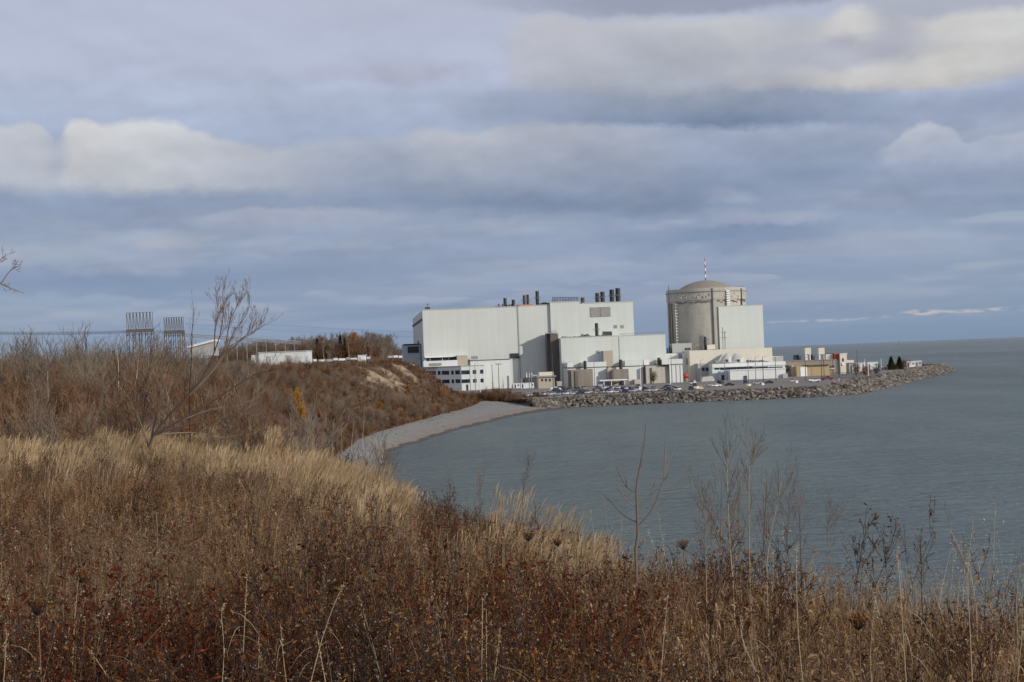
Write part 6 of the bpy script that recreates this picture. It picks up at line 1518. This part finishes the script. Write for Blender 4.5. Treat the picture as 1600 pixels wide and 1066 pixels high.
# bare shrubs right behind the golden grass, each a thing
r = np.random.default_rng(66)
for k, (px, Y, h, mat, lab) in enumerate(((12, 62, 3.2, 'bark', 'bare grey shrub at the left edge behind the golden grass'), (52, 66, 3.0, 'twig', 'bare brown shrub second from the left edge'), (95, 58, 2.6, 'bark', 'low round bare shrub left of the dark forked stem'),
    (128, 64, 3.0, 'bark_dark', 'dark bare shrub with a forked base behind the grass'), (165, 60, 2.8, 'twig', 'fine twigged brown shrub between the dark shrubs'), (196, 55, 3.2, 'bark_dark', 'dark bare shrub just left of the leaning tree'),
    (300, 64, 3.0, 'bark', 'bare grey shrub behind the lower limbs of the leaning tree'), (352, 72, 3.0, 'bark_red', 'reddish bare shrub right of the leaning tree'), (392, 80, 3.2, 'twig', 'bare brown shrub at the right end of the grass band'))):
    x = (px - 800) / 2500 * Y; z = zl(x, Y); out = []
    for i in range(9): grow(r, (r.normal(0, .2), r.normal(0, .2), -.1), (r.normal(0, .4), r.normal(0, .4), 1), h * r.uniform(.6, 1), .024, 0, 2, (9, 6), out, .65, .05, .12, .65, (.3, .55), .0055)
    st = [q for q in out if len(q[0]) == 6]; tw = [q for q in out if len(q[0]) < 6]
    plant_thing('bare_shrub', lab, 'shrub', (x, Y, z), st, mat, [('twigs', tube_np(tw, 3), 'twig' if mat != 'bark_red' else 'bark_red')], 'bare shrubs behind the golden grass', 5, 'stems')
# pale stemmed birches and poles in the thicket
BI = [(205, 72, 548, 'bark_pale', 'pale straight stem below the wide gantry'), (180, 90, 540, 'bark_pale', 'pale thin stem left of the one below the wide gantry'), (72, 95, 560, 'bark_pale', 'pale stem in the left thicket'), (140, 120, 565, 'bark', 'grey stem in the left thicket beside an orange patch'),
      (232, 120, 552, 'bark', 'grey slim tree below the right end of the wide gantry'), (245, 130, 556, 'bark', 'grey slender tree below the gap between the two gantries'), (420, 230, 590, 'bark_pale', 'leftmost pale birch on the slope left of the yellow tree'), (412, 250, 600, 'bark_pale', 'pale birch left of the slope hollow'), (432, 260, 615, 'bark_pale', 'short pale birch left of the yellow tree'),
      (447, 300, 600, 'bark_pale', 'slender pale birch just left of the yellow tree'), (512, 330, 605, 'bark_pale', 'pale birch right of the yellow tree'), (528, 345, 600, 'bark_pale', 'tall pale birch right of the yellow tree above the orange scrub'), (543, 350, 615, 'bark_pale', 'leaning pale birch below the sandy scars'),
      (600, 470, 610, 'bark', 'grey bare tree above the beach below the sandy scar'), (632, 520, 612, 'bark', 'grey bare tree above the middle of the beach'), (655, 545, 612, 'bark', 'grey tree above the beach below the office block'), (690, 580, 612, 'bark', 'slim grey tree near the end of the brush slope'), (560, 400, 600, 'bark_pale', 'pale thin tree at the lower slope left of the beach head'),
      (770, 690, 574, 'twig', 'bare brown tree in the brush before the low annex'), (783, 694, 580, 'twig', 'bushy bare tree right of the dark pole'), (757, 684, 588, 'bark', 'bare grey tree before the office end')]
for k, (px, Y, yt, mat, lab) in enumerate(BI):
    x = (px - 800) / 2500 * Y; z = zl(x, Y) if Y < 686 else YZ - .6; h = max(at(px, yt, Y).z - z, 2.5); out = []; h = min(h, 9)
    grow(r, (0, 0, -.3), (r.normal(0, .05), 0, 1), h, .012 * h + .01, 0, 2, (13, 4), out, .5, .1, .05, .8, (.18, .34), .012)
    plant_thing('thin_tree', lab, 'tree', (x, Y, z), out[:1], mat, [('crown', tube_np(out[1:], 3), 'twig')], 'slim bare trees on the bluff', 6)
def leafy(name, lab, cat, px, Y, zb, h, wid, leaf, n, lsize, bark='bark', group=None, seed=1, shape='oval', stems=1):
    r = np.random.default_rng(seed); x = (px - 800) / 2500 * Y; out = []
    for s in range(stems): grow(r, (r.normal(0, .1 * wid * (stems > 1)), r.normal(0, .1 * wid * (stems > 1)), -.3), (r.normal(0, .12 * (stems > 1)), r.normal(0, .12 * (stems > 1)), 1), h * .95, .02 * h / stems ** .5, 0, 2, (14, 5), out, .75 * wid / h * 2, .08, .06, .8, (.22, .42), .015)
    if shape == 'cone':
        t = r.random(n) ** .75; lay = np.floor(t * 14) / 14 + r.normal(0, .008, n); a = r.uniform(0, 6.28, n); lob = .8 + .2 * np.sin(a * 5 + np.floor(t * 14) * 2.1); q = (1 - lay) * wid / 2 * np.sqrt(r.random(n)) * lob + .05
        P = np.stack([q * np.cos(a), q * np.sin(a), h * (.04 + .96 * lay) - q * .35], -1)
    else:
        tw = np.concatenate([q[0][1:] for q in out[1:]]); P = tw[r.integers(0, len(tw), n)] + r.normal(0, .12 * wid / 2, (n, 3)) * [1, 1, 1.2]; P[:, 2] = np.clip(P[:, 2], .05 * h, h * 1.05)
    return plant_thing(name, lab, cat, (x, Y, zb), out[:stems], bark, [('branches', tube_np(out[stems:], 3), bark), ('crown', leaves(r, P, lsize, (0, 1), .2, .6), leaf)], group)
q = hit(464, 668); leafy('yellow_tree', 'narrow bright yellow poplar on the slope above the beach head', 'tree', 465, q[1], q[2], (674 - 615) * q[1] / 2500, 2.2 * q[1] / 300, 'yellowleaf', 1900, (.18, .36), 'bark', None, 3)
for px, py, hh, wd, lab, sd in ((497, 664, 20, 2.4, 'bright orange shrub on the slope right of the yellow poplar', 4), (492, 686, 14, 3, 'low orange scrub behind the golden grass below the yellow poplar', 5), (520, 688, 12, 3, 'low orange scrub right of another near the beach head', 6), (635, 617, 14, 3.4, 'rusty orange shrub on the slope above the beach', 7), (590, 640, 12, 2.5, 'small orange shrub low on the slope below the sandy scars', 8), (692, 622, 14, 4, 'rusty shrub near the right end of the brush slope', 9)):
    q = hit(px, py); leafy('orange_shrub', lab, 'shrub', px, q[1], q[2], hh * q[1] / 2500, wd * max(.5, q[1] / 500), 'orangeleaf', 900, (.14, .34), 'twig', 'orange shrubs on the bluff', sd, 'oval', 4)
for px, Y, hh, lab, sd in ((1390.5, 1000, 21, 'tall dark conifer on the point, left of the pair', 11), (1403.5, 1008, 20, 'dark conifer on the point, right of the pair', 12)):
    leafy('conifer', lab, 'tree', px, Y, YZ, hh * Y / 2500, 22 * Y / 2500, 'conifer', 3400, (.35, .8), 'bark_dark', 'conifers on the point', sd, 'cone')
for px, Y, hh, wd, leaf, lab, sd in ((1337, 800, 23, 4.6, 'bark_red', 'dense reddish brown bush at the right end of the yard', 21), (1348, 815, 16, 4, 'rust', 'low rusty bush beside the dense reddish bush', 22), (1366, 830, 18, 5.5, 'olive', 'dark olive brown bush on the point left of the white kiosk', 23), (1411, 1000, 15, 5, 'rust', 'rusty round bush touching the right conifer', 24), (1396, 990, 10, 5, 'olive', 'low dark bush between the conifers', 25), (1021, 838, 19, 4.6, 'yellowleaf', 'yellowing green tree before the pale concrete bay', 26)):
    leafy('bush' if px != 1021 else 'yellowing_tree', lab, 'bush' if px != 1021 else 'tree', px, Y, YZ, hh * Y / 2500, wd * (1.7 if px != 1021 else 1.3), leaf if px != 1021 else 'olive', 900, (.25, .5), 'bark_dark', None if px == 1021 else 'bushes on the point', sd, 'oval', 5 if px != 1021 else 2)
q = None
for px, yt, w, lab, sd in ((545, 523, 22, 'orange leaved tree in the far wood on the skyline', 31),):
    Y = 1140; x = (px - 800) / 2500 * Y; z = zl(x, Y); leafy('orange_tree', lab, 'tree', px, Y, z, at(px, yt, Y).z - z, w * Y / 2500, 'orangeleaf', 2200, (.4, .9), 'bark', None, sd)
for k, (px, yt, lab) in enumerate(((418, 531, 'small dark conifer on the skyline at the end of the pipe trestle'), (496, 528, 'dark conifer at the left of the skyline wood'), (503, 526, 'dark conifer second in the skyline wood'), (532, 522, 'tallest dark conifer in the skyline wood left of the orange tree'), (539, 525, 'dark conifer touching the orange tree'))):
    Y = 1185; x = (px - 800) / 2500 * Y; z = zl(x, Y); leafy('conifer', lab, 'tree', px, Y, z, at(px, yt, Y).z - z, 5.5, 'conifer', 1500, (.5, 1.1), 'bark_dark', 'dark conifers in the far wood', 40 + k, 'cone')
